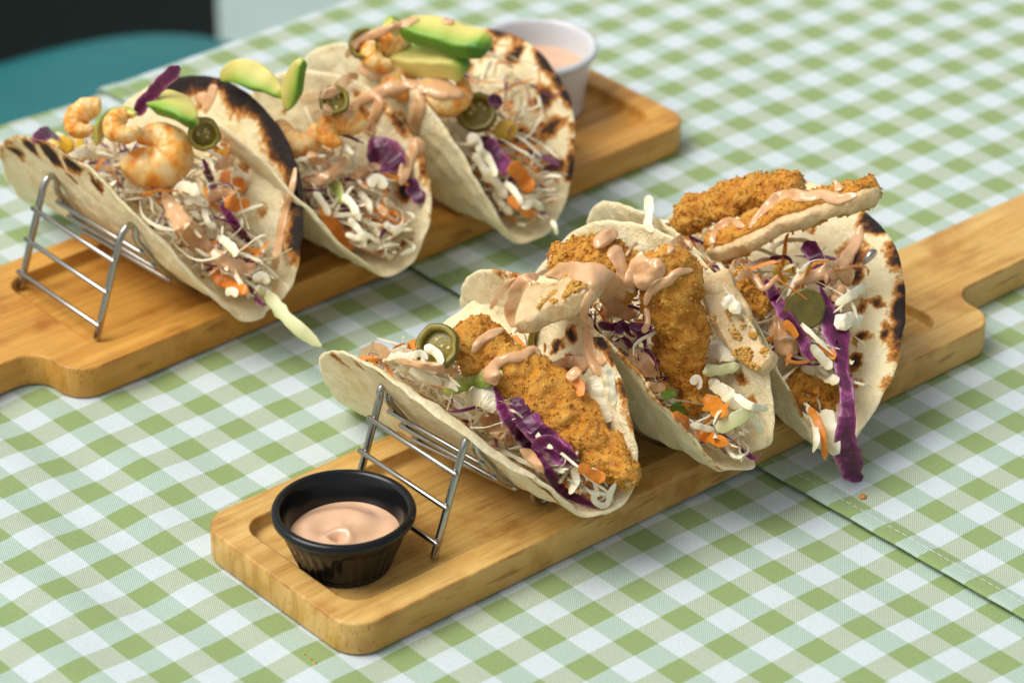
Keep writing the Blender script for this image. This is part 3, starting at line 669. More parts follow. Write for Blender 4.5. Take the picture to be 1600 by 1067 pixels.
def chicken(path, wpx, th, label, meat_side=0, up=None, seed=0, group='strips of fried chicken', crumbs=1700, clip=.62, endmeat=0, wprof=None):
    """path rows (px, py, Y): the strip's middle line; breading outside, pale meat showing on meat_side"""
    up = TOCAM*.75+np.array([0, 0, .55]) if up is None else np.asarray(up, float)
    P = crom(np.array([aY(x, y, Y) for x, y, Y in path]), 96); n = len(P); sides = 64
    d0 = float(((P-CAM) @ FW).mean()); w0 = wpx/2*d0/FPX
    t = np.linspace(0, 1, n); Ls = np.linalg.norm(np.diff(P, axis=0), axis=1).sum()
    e = np.clip(np.minimum(t, 1-t)*Ls/.55, 0, 1); tap = np.sqrt(np.clip(1-(1-e)**2, .02, 1))
    wp = np.ones(n) if wprof is None else np.interp(t, np.linspace(0, 1, len(wprof)), wprof)
    w = w0*wp*tap*(1+np.array([nz((seed*3.1, k*.09, 2), 1) for k in range(n)])*.30); h = th/2*tap*(1+np.array([nz((seed*3.1, k*.08, 7), 1) for k in range(n)])*.25)
    sidew = np.array([nz((seed*1.7+4, k*.06, 5), 1) for k in range(n)])
    T, N, W = frames(P, up); P = P+W*(sidew*.22)[:, None]
    V, F, u, v, ang = sweep(P, w, h, up, sides, 2.25)
    k = np.r_[np.repeat(np.arange(n), sides), 0, n-1]; Wd = W[k]; Nd = N[k]; C = P[k]
    rad = V-C; rl = np.linalg.norm(rad, axis=1)[:, None]+1e-6; rad = rad/rl
    base = V.copy()
    hh = np.zeros(len(V)); disp = np.zeros(len(V))
    for i, q in enumerate(base):
        qv = Vector(q); f = mnoise.fractal(qv*1.3+Vector((seed, 0, 0)), .9, 2.0, 4)
        d = mnoise.voronoi(qv*4.2+Vector((0, seed, 0)))[0]; g = max(0, 1-d[0]*1.15)
        d2 = mnoise.voronoi(qv*9.5)[0][0]; g2 = max(0, 1-d2*1.2)
        disp[i] = .25*f+.12*g+.05*g2; hh[i] = .5+.35*f+.45*(g-.5)+.25*(g2-.5)
    V = base+rad*disp[:, None]
    if meat_side:
        x = ((V-C)*Wd).sum(1); lim = (clip+.10*np.array([nz((seed, kk*.16, 11), 1) for kk in k]))*w[np.clip(k, 0, n-1)]
        over = np.maximum(x*meat_side-lim, 0); V = V-Wd*(over*meat_side)[:, None]
    root = empty('chicken_strip', np.array([P[:, 0].mean(), P[:, 1].mean(), V[:, 2].min()])); tag(root, label, 'fried chicken', group)
    pts = [(V, F)]; hs = [hh]; rs = np.random.default_rng(seed+100)
    idx = rs.integers(0, len(V)-2, crumbs)
    for i in idx:
        if meat_side and ((base[i]-C[i])*Wd[i]).sum()*meat_side > clip*.9*w[min(k[i], n-1)]: continue
        r = rs.uniform(.022, .058)*(1.5 if rs.random() < .10 else 1); vv = ICO_V*r*rs.uniform(.7, 1.3, 3)+ICO_V*0
        c = V[i]+rad[i]*r*.35+rs.normal(0, .02, 3)
        pts.append((vv+c+rs.normal(0, r*.16, (12, 3)), ICO_F)); hs.append(np.full(12, rs.uniform(.25, .85)))
    Vb, Fb = join(pts); mk('breading', Vb, Fb, BREAD, root, attrs={'h': np.concatenate(hs)}, reg=True)
    mw = w*.90 if meat_side else w*.8
    Pm = P+W*(w*.06*meat_side)[:, None]
    Vm, Fm, um, vm, _ = sweep(Pm, mw, h*.74, up, 32, 4.0)
    Vm = Vm+np.array([[nz(q, 1.4), nz(q+5, 1.4), nz(q+9, 1.4)] for q in Vm])*.09+np.array([[nz(q, 5), nz(q+5, 5), nz(q+9, 5)] for q in Vm])*.035
    mk('meat', Vm, Fm, MEAT, root, reg=True); return root
def meatslab(path, wpx, th, label, up=None, seed=0, patch=True):
    up = TOCAM*.45+np.array([0, 0, .85]) if up is None else np.asarray(up, float)
    P = crom(np.array([aY(x, y, Y) for x, y, Y in path]), 60); n = len(P); d0 = float(((P-CAM) @ FW).mean()); w0 = wpx/2*d0/FPX
    t = np.linspace(0, 1, n); L = np.linalg.norm(np.diff(P, axis=0), axis=1).sum(); e = np.clip(np.minimum(t, 1-t)*L/.3, 0, 1); tap = np.sqrt(np.clip(1-(1-e)**2, .15, 1))
    w = w0*tap*(1.08-.45*t**2)*(1+np.array([nz((seed*2.1, k*.12, 2), 1) for k in range(n)])*.25)
    V, F, u, v, a = sweep(P, w, th/2*tap, up, 44, 5.0)
    V = V+np.array([[nz(q, 1.2), nz(q+5, 1.2), nz(q+9, 1.2)] for q in V])*.14+np.array([[nz(q, 5), nz(q+5, 5), nz(q+9, 5)] for q in V])*.035
    root = empty('chicken_piece', np.array([P[:, 0].mean(), P[:, 1].mean(), V[:, 2].min()])); tag(root, label, 'chicken', 'pieces of pale chicken')
    mk('meat', V, F, MEAT, root, reg=True)
    if patch:
        T, N, W = frames(P, up); rs = np.random.default_rng(seed); pts = []; hs = []
        for i in range(420):
            k = int(rs.integers(int(n*.35), int(n*.95))); x = rs.uniform(-.9, .95); 
            if mnoise.noise(Vector((k*.1, x*2, seed))) < .05: continue
            c = P[k]+W[k]*w[k]*x+N[k]*(th/2*tap[k]+.02); r = rs.uniform(.03, .09)
            pts.append((ICO_V*r*np.array([1.3, 1.3, .8])+c+rs.normal(0, .015, (12, 3)), ICO_F)); hs.append(np.full(12, rs.uniform(.5, 1.1)))
        Vb, Fb = join(pts); mk('breading', Vb, Fb, BREAD, root, attrs={'h': np.concatenate(hs)}, reg=True)
    return root
def jalapeno(c, n, rpx, label, solid=False, seed=0, th=.5, sq=1.0):
    n = np.asarray(n, float); n /= np.linalg.norm(n); e1 = np.cross(n, [0, 0, 1]); e1 /= np.linalg.norm(e1); e2 = np.cross(n, e1)
    r = rpx*float((c-CAM) @ FW)/FPX; wall = .30*r if not solid else .09*r; h = th/2
    root = empty('jalapeno_slice', c-np.array([0, 0, r*.7])); tag(root, label, 'jalapeno slice', 'slices of pickled jalapeno')
    N = 56; a = np.arange(N)/N*2*math.pi; wob = 1+np.array([nz((2*math.cos(t), 2*math.sin(t), seed), 1) for t in a])*.09
    def loft(prof):
        V = []; F = []
        for rr, z in prof:
            for t, ww in zip(a, wob): V.append(c+(e1*math.cos(t)+e2*math.sin(t)*sq)*rr*ww+n*z)
        for i in range(len(prof)-1):
            for j in range(N): kk = (j+1) % N; F.append((i*N+j, i*N+kk, (i+1)*N+kk, (i+1)*N+j))
        return np.array(V), F
    V, F = loft([(r-.07, h), (r-.02, h-.03), (r, h-.08), (r, -h+.08), (r-.02, -h+.03), (r-.07, -h)]); mk('skin_ring', V, F, SKIN, root, reg=True)
    if solid: prof = [(r-.06, h-.01), (r*.8, h-.02), (r*.5, h+.01), (r*.2, h-.01), (.01, h-.01)]
    else: prof = [(r-.06, h-.005), (r-wall*.6, h+.02), (r-wall, h-.06), (r-wall*1.05, 0), (r-wall, -h+.06), (r-wall*.6, -h), (r-.06, -h+.005)]
    V, F = loft(prof); mk('flesh', V, F, SKIN if solid else FLESH, root, reg=True)
    if not solid:
        V, F = loft([(r-wall, -h*.5), (r*.4, -h*.35), (.01, -h*.3)]); mk('core', V, F, FLESH, root, reg=True)
        rs = np.random.default_rng(seed)
        for k in range(5):
            t = rs.uniform(0, 6.28); q = rs.uniform(.15, .5)*r; v = ICO_V*np.array([.12, .12, .07]) 
            cc = c+e1*math.cos(t)*q+e2*math.sin(t)*q*sq-n*.1
            mk('seed', v[:, :1]*e1+v[:, 1:2]*e2+v[:, 2:]*n+cc, ICO_F, SEED, root)
    return root
def shrimp(c, e1, e2, R, r, label, arc=300, a0=20, seed=0):
    t = np.radians(np.linspace(a0, a0+arc, 90)); k = np.linspace(0, 1, 90); e1 = e1/np.linalg.norm(e1); e2 = e2/np.linalg.norm(e2); nn = np.cross(e1, e2)
    P = c+e1*(np.cos(t)*R*(1-.25*k))[:, None]+e2*(np.sin(t)*R*(1-.25*k))[:, None]*.85+nn*((k-.5)*.35)[:, None]
    rad = r*(np.clip(np.sin(np.pi*np.clip(k*.82+.14, 0, 1)), .05, 1)**.55)*(1-.35*k)
    rad = rad*(1-.03*np.abs(np.sin(k*6.5*math.pi))**6)
    V, F, u, v, a = sweep(P, rad, rad*1.05, nn, 40, 2.1)
    kk = np.r_[np.repeat(np.arange(90), 40), 0, 89]; out = V-P[kk]; out /= np.linalg.norm(out, axis=1)[:, None]+1e-6
    f = np.array([nz(q, 1.6)*.07+nz(q, 5)*.035+mnoise.fractal(Vector(q)*4, .9, 2, 3)*.02 for q in V]); V = V+out*f[:, None]
    vv = .42+.38*np.array([nz(q, .9) for q in V])+.22*np.abs(np.sin(v*6.5*math.pi))**4
    o = mk('shrimp', V, F, SHRIMP, attrs={'v': np.clip(vv, 0, 1)}, reg=True); return tag(o, label, 'shrimp', 'cooked shrimps')
def avocado(path, wpx, th, label, seed=0, flip=False, up=None, twist=0, crescent=1, endskin=0):
    P = crom(np.array([aY(x, y, Y) for x, y, Y in path]), 44); n = len(P); d0 = float(((P-CAM) @ FW).mean()); w0 = wpx/2*d0/FPX; t = np.linspace(0, 1, n)
    w = w0*(np.clip(np.sin(np.pi*np.clip(t*.88+.06, 0, 1)), .05, 1)**(.75 if crescent else .28)); h = th/2*np.clip(np.minimum(t, 1-t)*9+.4, 0, 1)
    V, F, u, v, a = sweep(P, w, h, TOCAM*.6+np.array([0, 0, .7]) if up is None else up, 32, 6.5, twist=twist+0*t)
    V = V+np.array([[nz(q, 1.1), nz(q+5, 1.1), nz(q+9, 1.1)] for q in V])*.09
    u = 1-u if flip else u; u = np.clip(u*.95+endskin*np.clip((v-.80)*4.5, 0, 1), 0, 1)
    o = mk('avocado_slice', V, F, AVO, attrs={'u': u}, reg=True); return tag(o, label, 'avocado slice', 'slices of avocado')
def kernel(px, py, label, rpx=17, lift=.2, seed=0):
    d = hitd(px, py)-lift; c = CAM+ray(px, py)*d; r = rpx*d/FPX
    P = np.array([c-RT*r*.9, c-RT*r*.4, c+RT*r*.4, c+RT*r*.9]); V, F, *_ = sweep(crom(P, 12), r*np.array([.45, .7, .8, .85, .9, .9, .9, .88, .85, .8, .7, .4]), r*.6, TOCAM, 14, 2.8)
    V = V+np.array([[nz(q, 2.0), nz(q+5, 2.0), nz(q+9, 2.0)] for q in V])*.08
    tag(mk('corn_kernel', V, F, CORN, reg=True), label, 'corn kernel', 'sweetcorn kernels')
def slaw_bed(key, label, n=430, H=5.2, slope=.85, seed=0, mixp=(.74, .13, .13), h0=.6, smax=.9):
    q = TP[key]; R = q[3]; rs = np.random.default_rng(seed); parts = []; us = []; fm = []
    for i in range(n):
        s = R*rs.uniform(-.8, smax); arm = math.sqrt(max(R*R-s*s, .01)); Hm = min(H, h0+(R-s)*slope, .62*arm if s > 0 else .45*arm)
        z = Hm*rs.uniform(0.02, 1)**.8+.25
        aL = q[7]+q[8]*s/R; aR = q[10]+q[11]*s/R
        yl = -z/math.tan(aL)-.1; yr = z/math.tan(aR)+.1; y = rs.uniform(yl*.8, yr*.8)
        c = np.array([s*math.cos(q[5]), y, z+.25+s*math.sin(q[5])])
        d = rs.normal(0, 1, 3)*np.array([1.1, .75, .3]); d /= np.linalg.norm(d); L = rs.uniform(.9, 2.0)
        b = rs.normal(0, 1, 3)*.35*L
        P = np.array([c-d*L, c-d*L*.4+b*.7, c+d*L*.4+b, c+d*L*.9+b*.2])
        ym = np.clip(P[:, 1], yl-.1, yr+.1); P[:, 1] = ym; P[:, 2] = np.maximum(P[:, 2], .35+P[:, 0]*math.sin(q[5])+np.abs(P[:, 1])*.75)
        cy, sy = math.cos(q[4]), math.sin(q[4]); X = q[0]+P[:, 0]*cy-P[:, 1]*sy; Y = q[1]+P[:, 0]*sy+P[:, 1]*cy
        P = np.stack([X, Y, q[2]+P[:, 2]], 1)
        mid = P.mean(0); bad = False
        for pt in P:
            dv = pt-CAM; z_ = dv @ FW; x_, y_ = 800+FPX*(dv @ RT)/z_, 533.5-FPX*(dv @ UP)/z_; h_ = hitd(x_, y_, bvh=BIG)
            if h_ is not None and z_ < h_+.25: bad = True; break
        if bad: continue
        V, F, u = ribbon(crom(P, 18), rs.uniform(.045, .125), rs.uniform(.010, .017), rs.normal(0, 1, 3), rs.uniform(-2, 2), 0, 6, .03, i)
        parts.append((V, F)); us.append(u); fm += [int(rs.choice(3, p=mixp))]*len(F)
    V, F = join(parts)
    o = mk('shredded_slaw', V, F, [WHITE_CAB, CARROT, PURPLE], attrs={'u': np.concatenate(us)}, fmat=fm, reg=True, smooth=False)
    tag(o, label, 'slaw', 'beds of shredded slaw', 'stuff'); return o
# ------------------------------------------------------------------ fillings: front tacos
n0 = len(BVH)
def at(x, y, Y): return aY(x, y, Y)
jalapeno(aY(684, 541, -4.6), (.35, -.72, .62), 36, 'jalapeno ring lying on the left flap of the front taco, beside the breaded chicken end', seed=1, th=.45)
jalapeno(aY(858, 528, 2.4), (.75, -.6, .15), 33, 'dark jalapeno ring tucked beneath the pale chicken piece of the front taco', seed=2, th=.5)
meatslab([(814, 488, -.2), (860, 474, .5), (936, 444, 1.6)], 84, 1.0, 'pale sliced chicken piece with a golden patch on the front taco nearest the cup', seed=4, up=TOCAM*.25+np.array([-.15, 0, .95]))
chicken([(716, 508, -2.8), (760, 545, -2.2), (830, 602, -1.5), (905, 672, -.9), (955, 722, -.5), (996, 750, -.3)], 86, 1.1, 'long golden breaded chicken strip lying down the mouth of the front left taco', meat_side=0, seed=5, wprof=[.75, 1.05, .95, 1.02, 1.08, .95, .78, .42])
chicken([(858, 418, 2.6), (905, 402, 3.4), (950, 412, 4.2), (992, 444, 5.2)], 84, 1.0, 'dark golden breaded chicken strip leaning on the back of the middle front taco', seed=11, meat_side=0, wprof=[.45, .85, 1.1, 1.0, .9])
meatslab([(1112, 430, 8.3), (1140, 490, 8.0), (1165, 540, 7.9), (1206, 574, 7.9)], 58, .9, 'pale torn chicken piece with a golden tip, right side of the middle front taco', seed=12, up=TOCAM)
chicken([(1040, 386, 5.9), (1048, 440, 5.9), (1058, 500, 6.0), (1068, 570, 6.1), (1082, 620, 6.2), (1092, 652, 6.2)], 86, 1.2, 'upright golden breaded chicken strip with a white cut edge in the middle front taco', seed=13, meat_side=0, up=TOCAM, wprof=[.75, 1.05, 1.12, 1.02, .92, .68, .45, .38])
chicken([(1052, 352, 12.6), (1100, 328, 13.8), (1160, 305, 15.0), (1215, 296, 15.8), (1254, 291, 16.2)], 58, .95, wprof=[.5, .9, 1.05, 1, .9, .75], label='thin breaded chicken strip at the back of the handle end front taco', seed=14)
chicken([(1108, 398, 12.4), (1160, 372, 13.2), (1225, 340, 14.2), (1290, 318, 15.2), (1340, 306, 15.8), (1374, 296, 16.2)], 68, 1.12, 'thick breaded strip with white meat side across the handle end front taco', seed=15, meat_side=1, up=TOCAM*.3+np.array([-.25, -.1, .85]), clip=.55, wprof=[.5, .9, 1.08, 1, .95, .85, .9, .55])
chicken([(1140, 430, 11.9), (1172, 452, 12.1), (1200, 488, 12.3)], 44, .9, 'small breaded chicken bit under the thick strip of the handle end taco', seed=16, crumbs=1100)
chicken([(1236, 596, 12.2), (1275, 612, 12.8), (1318, 632, 13.6), (1350, 655, 14.2)], 46, .9, 'breaded chicken strip low in the mouth of the handle end front taco', seed=17, crumbs=1500)
jalapeno(aY(1258, 482, 12.7), (.62, -.66, .45), 32, 'dark olive jalapeno disc among purple strips in the handle end taco', solid=True, seed=5, th=.35)
shrimp(at(140, 188, -4.4), RT*.8+UP*.2, UP+FW*.3, .80, .68, 'orange shrimp tail on the left flap of the burnt edge shrimp taco', 230, 60, 1)
shrimp(at(200, 196, -3.6), RT, UP+FW*.4, .75, .62, 'half hidden shrimp between the avocado bits of the burnt edge taco', 240, 100, 2)
avocado([(150, 226, -3.4), (160, 196, -3.3), (185, 178, -3.2), (212, 178, -3.2)], 26, .45, 'narrow pale green avocado slice behind the big shrimp', seed=1, flip=True)
shrimp(at(240, 236, -2.4), RT, UP+FW*.35-RT*.1, 1.05, 1.22, 'big curled shrimp with orange seasoning in the burnt edge taco', 305, 200, 3)
avocado([(232, 162, -1.7), (256, 160, -1.6), (285, 172, -1.5), (306, 196, -1.4)], 46, .65, 'green avocado chunk on top of the big curled shrimp', seed=2, endskin=.5)
jalapeno(at(319, 210, -.8), (.8, -.5, .3), 26, 'dark jalapeno ring right of the big curled shrimp', seed=6, th=.6)
avocado([(345, 122, 2.6), (375, 112, 2.9), (410, 126, 3.2), (442, 150, 3.5)], 42, .55, 'green avocado slice lying between the burnt edge taco and the middle shrimp taco', seed=4, endskin=0, up=TOCAM)
avocado([(448, 172, 3.4), (455, 145, 3.5), (464, 115, 3.6), (472, 92, 3.7)], 32, .5, 'upright green avocado slice at the left of the middle shrimp taco', seed=5)
shrimp(at(470, 208, 4.6), RT, UP+FW*.4, .85, .78, 'golden shrimp at the left rim of the middle shrimp taco', 250, 150, 5)
shrimp(at(535, 208, 5.6), RT, UP+FW*.4, .85, .80, 'golden shrimp in the centre of the middle shrimp taco', 250, 20, 6)
jalapeno(at(522, 158, 5.4), (.6, -.4, .7), 24, 'grey green jalapeno ring behind the shrimps of the middle taco', seed=7)
jalapeno(at(568, 70, 9.5), (.65, -.5, .55), 24, 'jalapeno ring at the far left of the taco beside the white cup', seed=8, th=.6)
shrimp(at(605, 86, 10.4), RT, UP+FW*.4, .9, .85, 'orange shrimp below the avocado slices of the taco beside the white cup', 260, 30, 7)
shrimp(at(700, 140, 12.0), RT, UP+FW*.4, .95, .85, 'sauce coated shrimp under the lower avocado slice, white cup taco', 250, 160, 8)
shrimp(at(640, 128, 11.0), RT, UP+FW*.4, .9, .8, 'orange shrimp hidden beneath both avocado slices of the white cup taco', 250, 60, 9)
avocado([(606, 46, 10.4), (622, 36, 10.6)], 28, .8, 'small dark green avocado end at the top of the taco beside the white cup', seed=6, flip=True)
avocado([(632, 44, 11.0), (680, 52, 11.7), (725, 66, 12.3), (764, 72, 12.8)], 50, 1.0, 'upper avocado slice with green skin edge on the taco beside the white cup', seed=7, crescent=0, up=TOCAM*.5+np.array([0, 0, .85]), endskin=.5, flip=False)
avocado([(586, 96, 10.6), (632, 94, 11.2), (680, 98, 11.8), (728, 104, 12.3)], 42, 1.2, 'lower avocado slice with yellow flesh on the taco beside the white cup', seed=8, crescent=0, up=TOCAM*.5+np.array([0, 0, .85]), endskin=.7, flip=True)
jalapeno(at(745, 176, 13.2), (.45, -.55, .7), 32, 'olive jalapeno ring beneath the shrimp of the taco beside the white cup', seed=9, th=.5)
BIG[:] = BVH[n0:]
slaw_bed('T1', 'shredded cabbage and carrot filling the front taco nearest the black cup', seed=1, H=5.0)
slaw_bed('T2', 'shredded cabbage and carrot filling the middle taco of the front board', seed=2, H=5.0, n=520, h0=.8, smax=.93)
slaw_bed('T3', 'shredded cabbage and carrot filling the front taco nearest the board handle', seed=3, H=5.0)
slaw_bed('B1', 'shredded cabbage and carrot filling the left shrimp taco with the burnt edge', seed=4, H=5.4)
slaw_bed('B2', 'shredded cabbage filling the middle shrimp taco on the far board', seed=5, H=5.2)
slaw_bed('B3', 'shredded cabbage and carrot filling the shrimp taco beside the white cup', seed=6, H=5.0)

# --- T1
leaf('purple_cabbage_leaf', [(800, 625), (822, 650), (850, 684), (900, 720)], 44, PURPLE, 'broad purple cabbage leaf under the long breaded strip of the front taco', 'purple cabbage', lift=.1, seed=3)
strand('purple_cabbage_shred', [(773, 606), (790, 650), (818, 690), (850, 725), (872, 760), (905, 780), (938, 793)], 17, PURPLE, 'long purple cabbage ribbon trailing down to the tip of the front left taco', 'purple cabbage', lift=.22, twist=.5, th=.03, seed=2)
strand('purple_cabbage_shred', [(832, 700), (860, 688), (880, 702), (902, 716)], 20, PURPLE, 'short purple cabbage curl under the breaded strip of the front left taco', 'purple cabbage', lift=.35, twist=1.2, th=.03, seed=7)
leaf('lettuce_leaf', [(694, 612), (715, 604), (740, 592), (785, 585)], 30, LETTUCE, 'frilly pale green lettuce bit on the left flap of the front left taco', 'lettuce', lift=.5, seed=5, cup_=.6)
leaf('cabbage_chip', [(728, 628), (755, 622), (775, 640)], 42, WHITE_CAB, 'creamy yellow cabbage chunk below the lettuce of the front left taco', 'white cabbage', lift=.3, seed=8, cup_=.5)
leaf('cabbage_chip', [(925, 588), (934, 612), (950, 660)], 38, WHITE_CAB, 'large translucent white cabbage flake on the right of the front left taco', 'white cabbage', lift=.35, seed=9)
leaf('cabbage_chip', [(948, 575), (955, 600), (957, 632)], 22, WHITE_CAB, 'narrow pointed white cabbage flake against the right flap of the front left taco', 'white cabbage', lift=.3, seed=11)
strand('cabbage_shred', [(897, 730), (899, 752), (890, 772)], 13, WHITE_CAB, 'upright white cabbage shred right of the purple ribbon tip in the front taco', 'white cabbage', lift=.2, seed=31)
strand('cabbage_shred', [(926, 768), (930, 785), (948, 788), (955, 768), (962, 755)], 10, WHITE_CAB, 'hooked white cabbage shred at the very tip of the front left taco', 'white cabbage', lift=.25, seed=32)
strand('cabbage_shred', [(920, 735), (940, 742), (946, 742)], 12, WHITE_CAB, 'small white cabbage bit above the orange carrot in the front left taco', 'white cabbage', lift=.3, seed=33)
strand('carrot_shred', [(904, 728), (925, 742), (945, 750)], 20, CARROT, 'thick orange carrot stick at the tip of the front left taco', 'carrot', lift=.25, th=.07, twist=.1, seed=4)
strand('carrot_shred', [(640, 545), (643, 532), (650, 545)], 12, CARROT, 'small orange carrot bit left of the jalapeno on the front left taco', 'carrot', lift=.3, th=.04, seed=5)
strand('carrot_shred', [(893, 590), (908, 604), (905, 620)], 16, CARROT, 'orange carrot bit beside the white flakes of the front left taco', 'carrot', lift=.2, th=.04, seed=6)
for i, pl in enumerate([[(612, 566), (640, 560), (672, 570)], [(622, 572), (660, 575), (690, 590)], [(630, 562), (655, 552), (668, 562)], [(650, 585), (680, 580), (700, 595)], [(664, 540), (682, 552), (690, 570)], [(600, 560), (625, 556), (650, 566)], [(668, 590), (700, 600), (715, 612)], [(640, 578), (665, 590), (690, 600)]]):
    strand('cabbage_shred', pl, 13, WHITE_CAB, 'white cabbage shred on the left flap of the front taco near the black cup', 'white cabbage', 'white cabbage shreds on the front left flap', lift=.12+.06*(i % 4), seed=40+i)
sauce([[(560, 552, 9), (590, 549, 14), (612, 556, 8)]], 'peach sauce smear on the left flap tip of the front taco by the cup')
sauce([[(618, 560, 5), (640, 566, 7), (690, 575, 9), (715, 580, 6)]], 'thin sauce line over the white shreds on the left flap of the front taco')
sauce([[(738, 552, 6), (750, 534, 8), (768, 522, 8), (788, 514, 7)]], 'short sauce drizzle across the upper end of the long breaded strip')
sauce([[(776, 602, 9), (770, 588, 16), (774, 570, 11), (792, 560, 9), (815, 556, 9), (834, 545, 7), (845, 556, 5)]], 'sauce drizzle with a fat round end across the middle of the long breaded strip')
sauce([[(802, 512, 10), (799, 485, 13), (806, 458, 14), (820, 440, 13), (842, 430, 10)]], 'thick sauce loop over the left end of the pale chicken piece')
sauce([[(766, 484, 5), (778, 462, 5), (795, 442, 5), (806, 434, 4)]], 'thin orange sauce streak behind the thick loop on the front left taco')
sauce([[(852, 431, 11), (890, 424, 15), (925, 430, 18), (950, 448, 22), (965, 472, 20), (985, 490, 14), (1000, 492, 8)], [(930, 452, 12), (916, 474, 10), (913, 495, 8), (922, 504, 7), (926, 515, 5)], [(955, 485, 14), (940, 478, 14), (975, 490, 12)]], 'big sauce ribbon arching from the pale chicken piece to the next taco')
sauce([[(916, 510, 9), (920, 540, 11), (928, 570, 10), (938, 588, 8)], [(862, 572, 8), (885, 566, 11), (905, 566, 14), (920, 575, 13)], [(890, 578, 12), (903, 592, 13)], [(935, 555, 10), (945, 570, 7)]], 'sauce pool inside the right flap of the front left taco')
sauce([[(748, 652, 10), (772, 664, 15), (790, 682, 11), (800, 695, 8)], [(812, 702, 8), (826, 710, 10), (840, 725, 9), (850, 740, 6)]], 'sauce smear along the near rim of the front left taco', lift=.05)
# --- T2
for i, (pl, w) in enumerate([([(935, 505), (955, 512), (975, 500)], 14), ([(962, 520), (975, 510), (985, 525)], 16), ([(985, 505), (1000, 520), (1008, 540), (1000, 550)], 15), ([(975, 530), (990, 545), (998, 562)], 11), ([(1008, 545), (1020, 562), (1026, 580)], 12), ([(990, 512), (1012, 508), (1020, 520)], 12)]):
    strand('purple_cabbage_shred', pl, w, PURPLE, 'curly purple cabbage shred beside the upright strip in the middle front taco', 'purple cabbage', 'purple curls in the middle front taco', lift=.5, twist=1.6, th=.028, seed=60+i)
leaf('cabbage_chip', [(1108, 555), (1130, 548), (1150, 562)], 34, WHITE_CAB, 'pale cabbage chip below the torn chicken of the middle front taco', 'white cabbage', lift=.35, seed=21)
leaf('cabbage_chip', [(1128, 470), (1145, 475), (1156, 490)], 24, WHITE_CAB, 'white cabbage chip at the upper right of the middle front taco', 'white cabbage', lift=.3, seed=22)
leaf('cabbage_chip', [(1098, 582), (1120, 578), (1155, 570)], 22, PALEGREEN, 'pale green cabbage curl in the middle front taco', 'white cabbage', lift=.35, seed=23)
strand('cabbage_shred', [(1108, 595), (1135, 615), (1158, 640)], 22, WHITE_CAB, 'broad pale cabbage shred in the mouth of the middle front taco', 'white cabbage', lift=.3, seed=24)
strand('cabbage_shred', [(1118, 670), (1150, 655), (1180, 635)], 22, PALEGREEN, 'pale green cabbage strip across the mouth of the middle front taco', 'white cabbage', lift=.35, seed=25)
strand('cabbage_shred', [(1148, 617), (1168, 632), (1200, 641)], 13, WHITE_CAB, 'thin white cabbage shred pointing right in the middle front taco', 'white cabbage', lift=.4, seed=26)
strand('cabbage_shred', [(1175, 645), (1184, 665), (1193, 677)], 11, WHITE_CAB, 'thin pale shred hanging toward the torn edge of the middle front taco', 'white cabbage', lift=.3, seed=27)
strand('cabbage_shred', [(1078, 664), (1098, 668), (1116, 672)], 10, WHITE_CAB, 'short white shred above the carrot tip in the middle front taco', 'white cabbage', lift=.35, seed=28)
strand('cabbage_shred', [(1080, 600), (1090, 590), (1092, 608)], 12, WHITE_CAB, 'small white shred right of the breaded strip tip, middle front taco', 'white cabbage', lift=.3, seed=29)
strand('carrot_shred', [(1052, 650), (1065, 653), (1076, 664)], 18, CARROT, 'bright orange carrot piece left of the strip tip in the middle front taco', 'carrot', lift=.3, th=.04, seed=30)
strand('carrot_shred', [(1088, 672), (1108, 684), (1138, 693)], 18, CARROT, 'orange carrot piece lying on the torn front edge of the middle taco', 'carrot', lift=.3, th=.04, seed=31)
leaf('carrot_piece', [(1100, 620), (1118, 635), (1138, 645)], 34, CARROT, 'pale orange carrot slice right of the breaded strip tip in the middle taco', 'carrot', lift=.3, seed=32)
leaf('herb_leaf', [(1035, 620), (1046, 616), (1056, 612)], 16, HERB, 'shiny green herb leaf at the left rim of the middle front taco', 'green herb', lift=.35, seed=33)
leaf('herb_leaf', [(1052, 630), (1062, 640), (1070, 648)], 20, HERB, 'dark green herb leaf beside the strip tip of the middle front taco', 'green herb', lift=.2, seed=34)
sauce([[(938, 362, 14), (945, 372, 21), (952, 382, 21)], [(955, 385, 16), (966, 405, 12), (972, 420, 12), (980, 440, 13), (990, 458, 10)]], 'round sauce drop with a drip on the back of the middle front taco')
sauce([[(985, 450, 13), (990, 430, 12), (1000, 405, 10), (1003, 392, 6)], [(990, 440, 14), (1010, 420, 13), (1035, 408, 11)], [(992, 445, 14), (1018, 430, 15), (1038, 412, 11)], [(985, 425, 12), (1000, 415, 14), (1020, 412, 14)], [(978, 402, 4), (988, 385, 4), (997, 380, 4)]], 'fan shaped sauce sheet between the two strips of the middle front taco', lift=.5)
sauce([[(1008, 478, 7), (1014, 460, 9), (1028, 446, 9), (1045, 438, 8), (1060, 425, 7), (1084, 422, 6)], [(1010, 480, 7), (1012, 505, 6), (1004, 520, 6)]], 'sauce line winding across the top of the upright breaded strip')
sauce([[(1045, 398, 8), (1052, 382, 8), (1062, 374, 7), (1068, 384, 6), (1076, 380, 7), (1082, 392, 5)], [(1100, 420, 4), (1112, 412, 5), (1120, 408, 4)]], 'sauce loops hanging over the right rim of the middle front taco')
sauce([[(985, 545, 9), (1000, 565, 15), (1015, 578, 14), (1024, 590, 9)], [(1008, 600, 8), (1028, 606, 9), (1040, 602, 8)]], 'sauce patch on the left inside of the middle front taco')
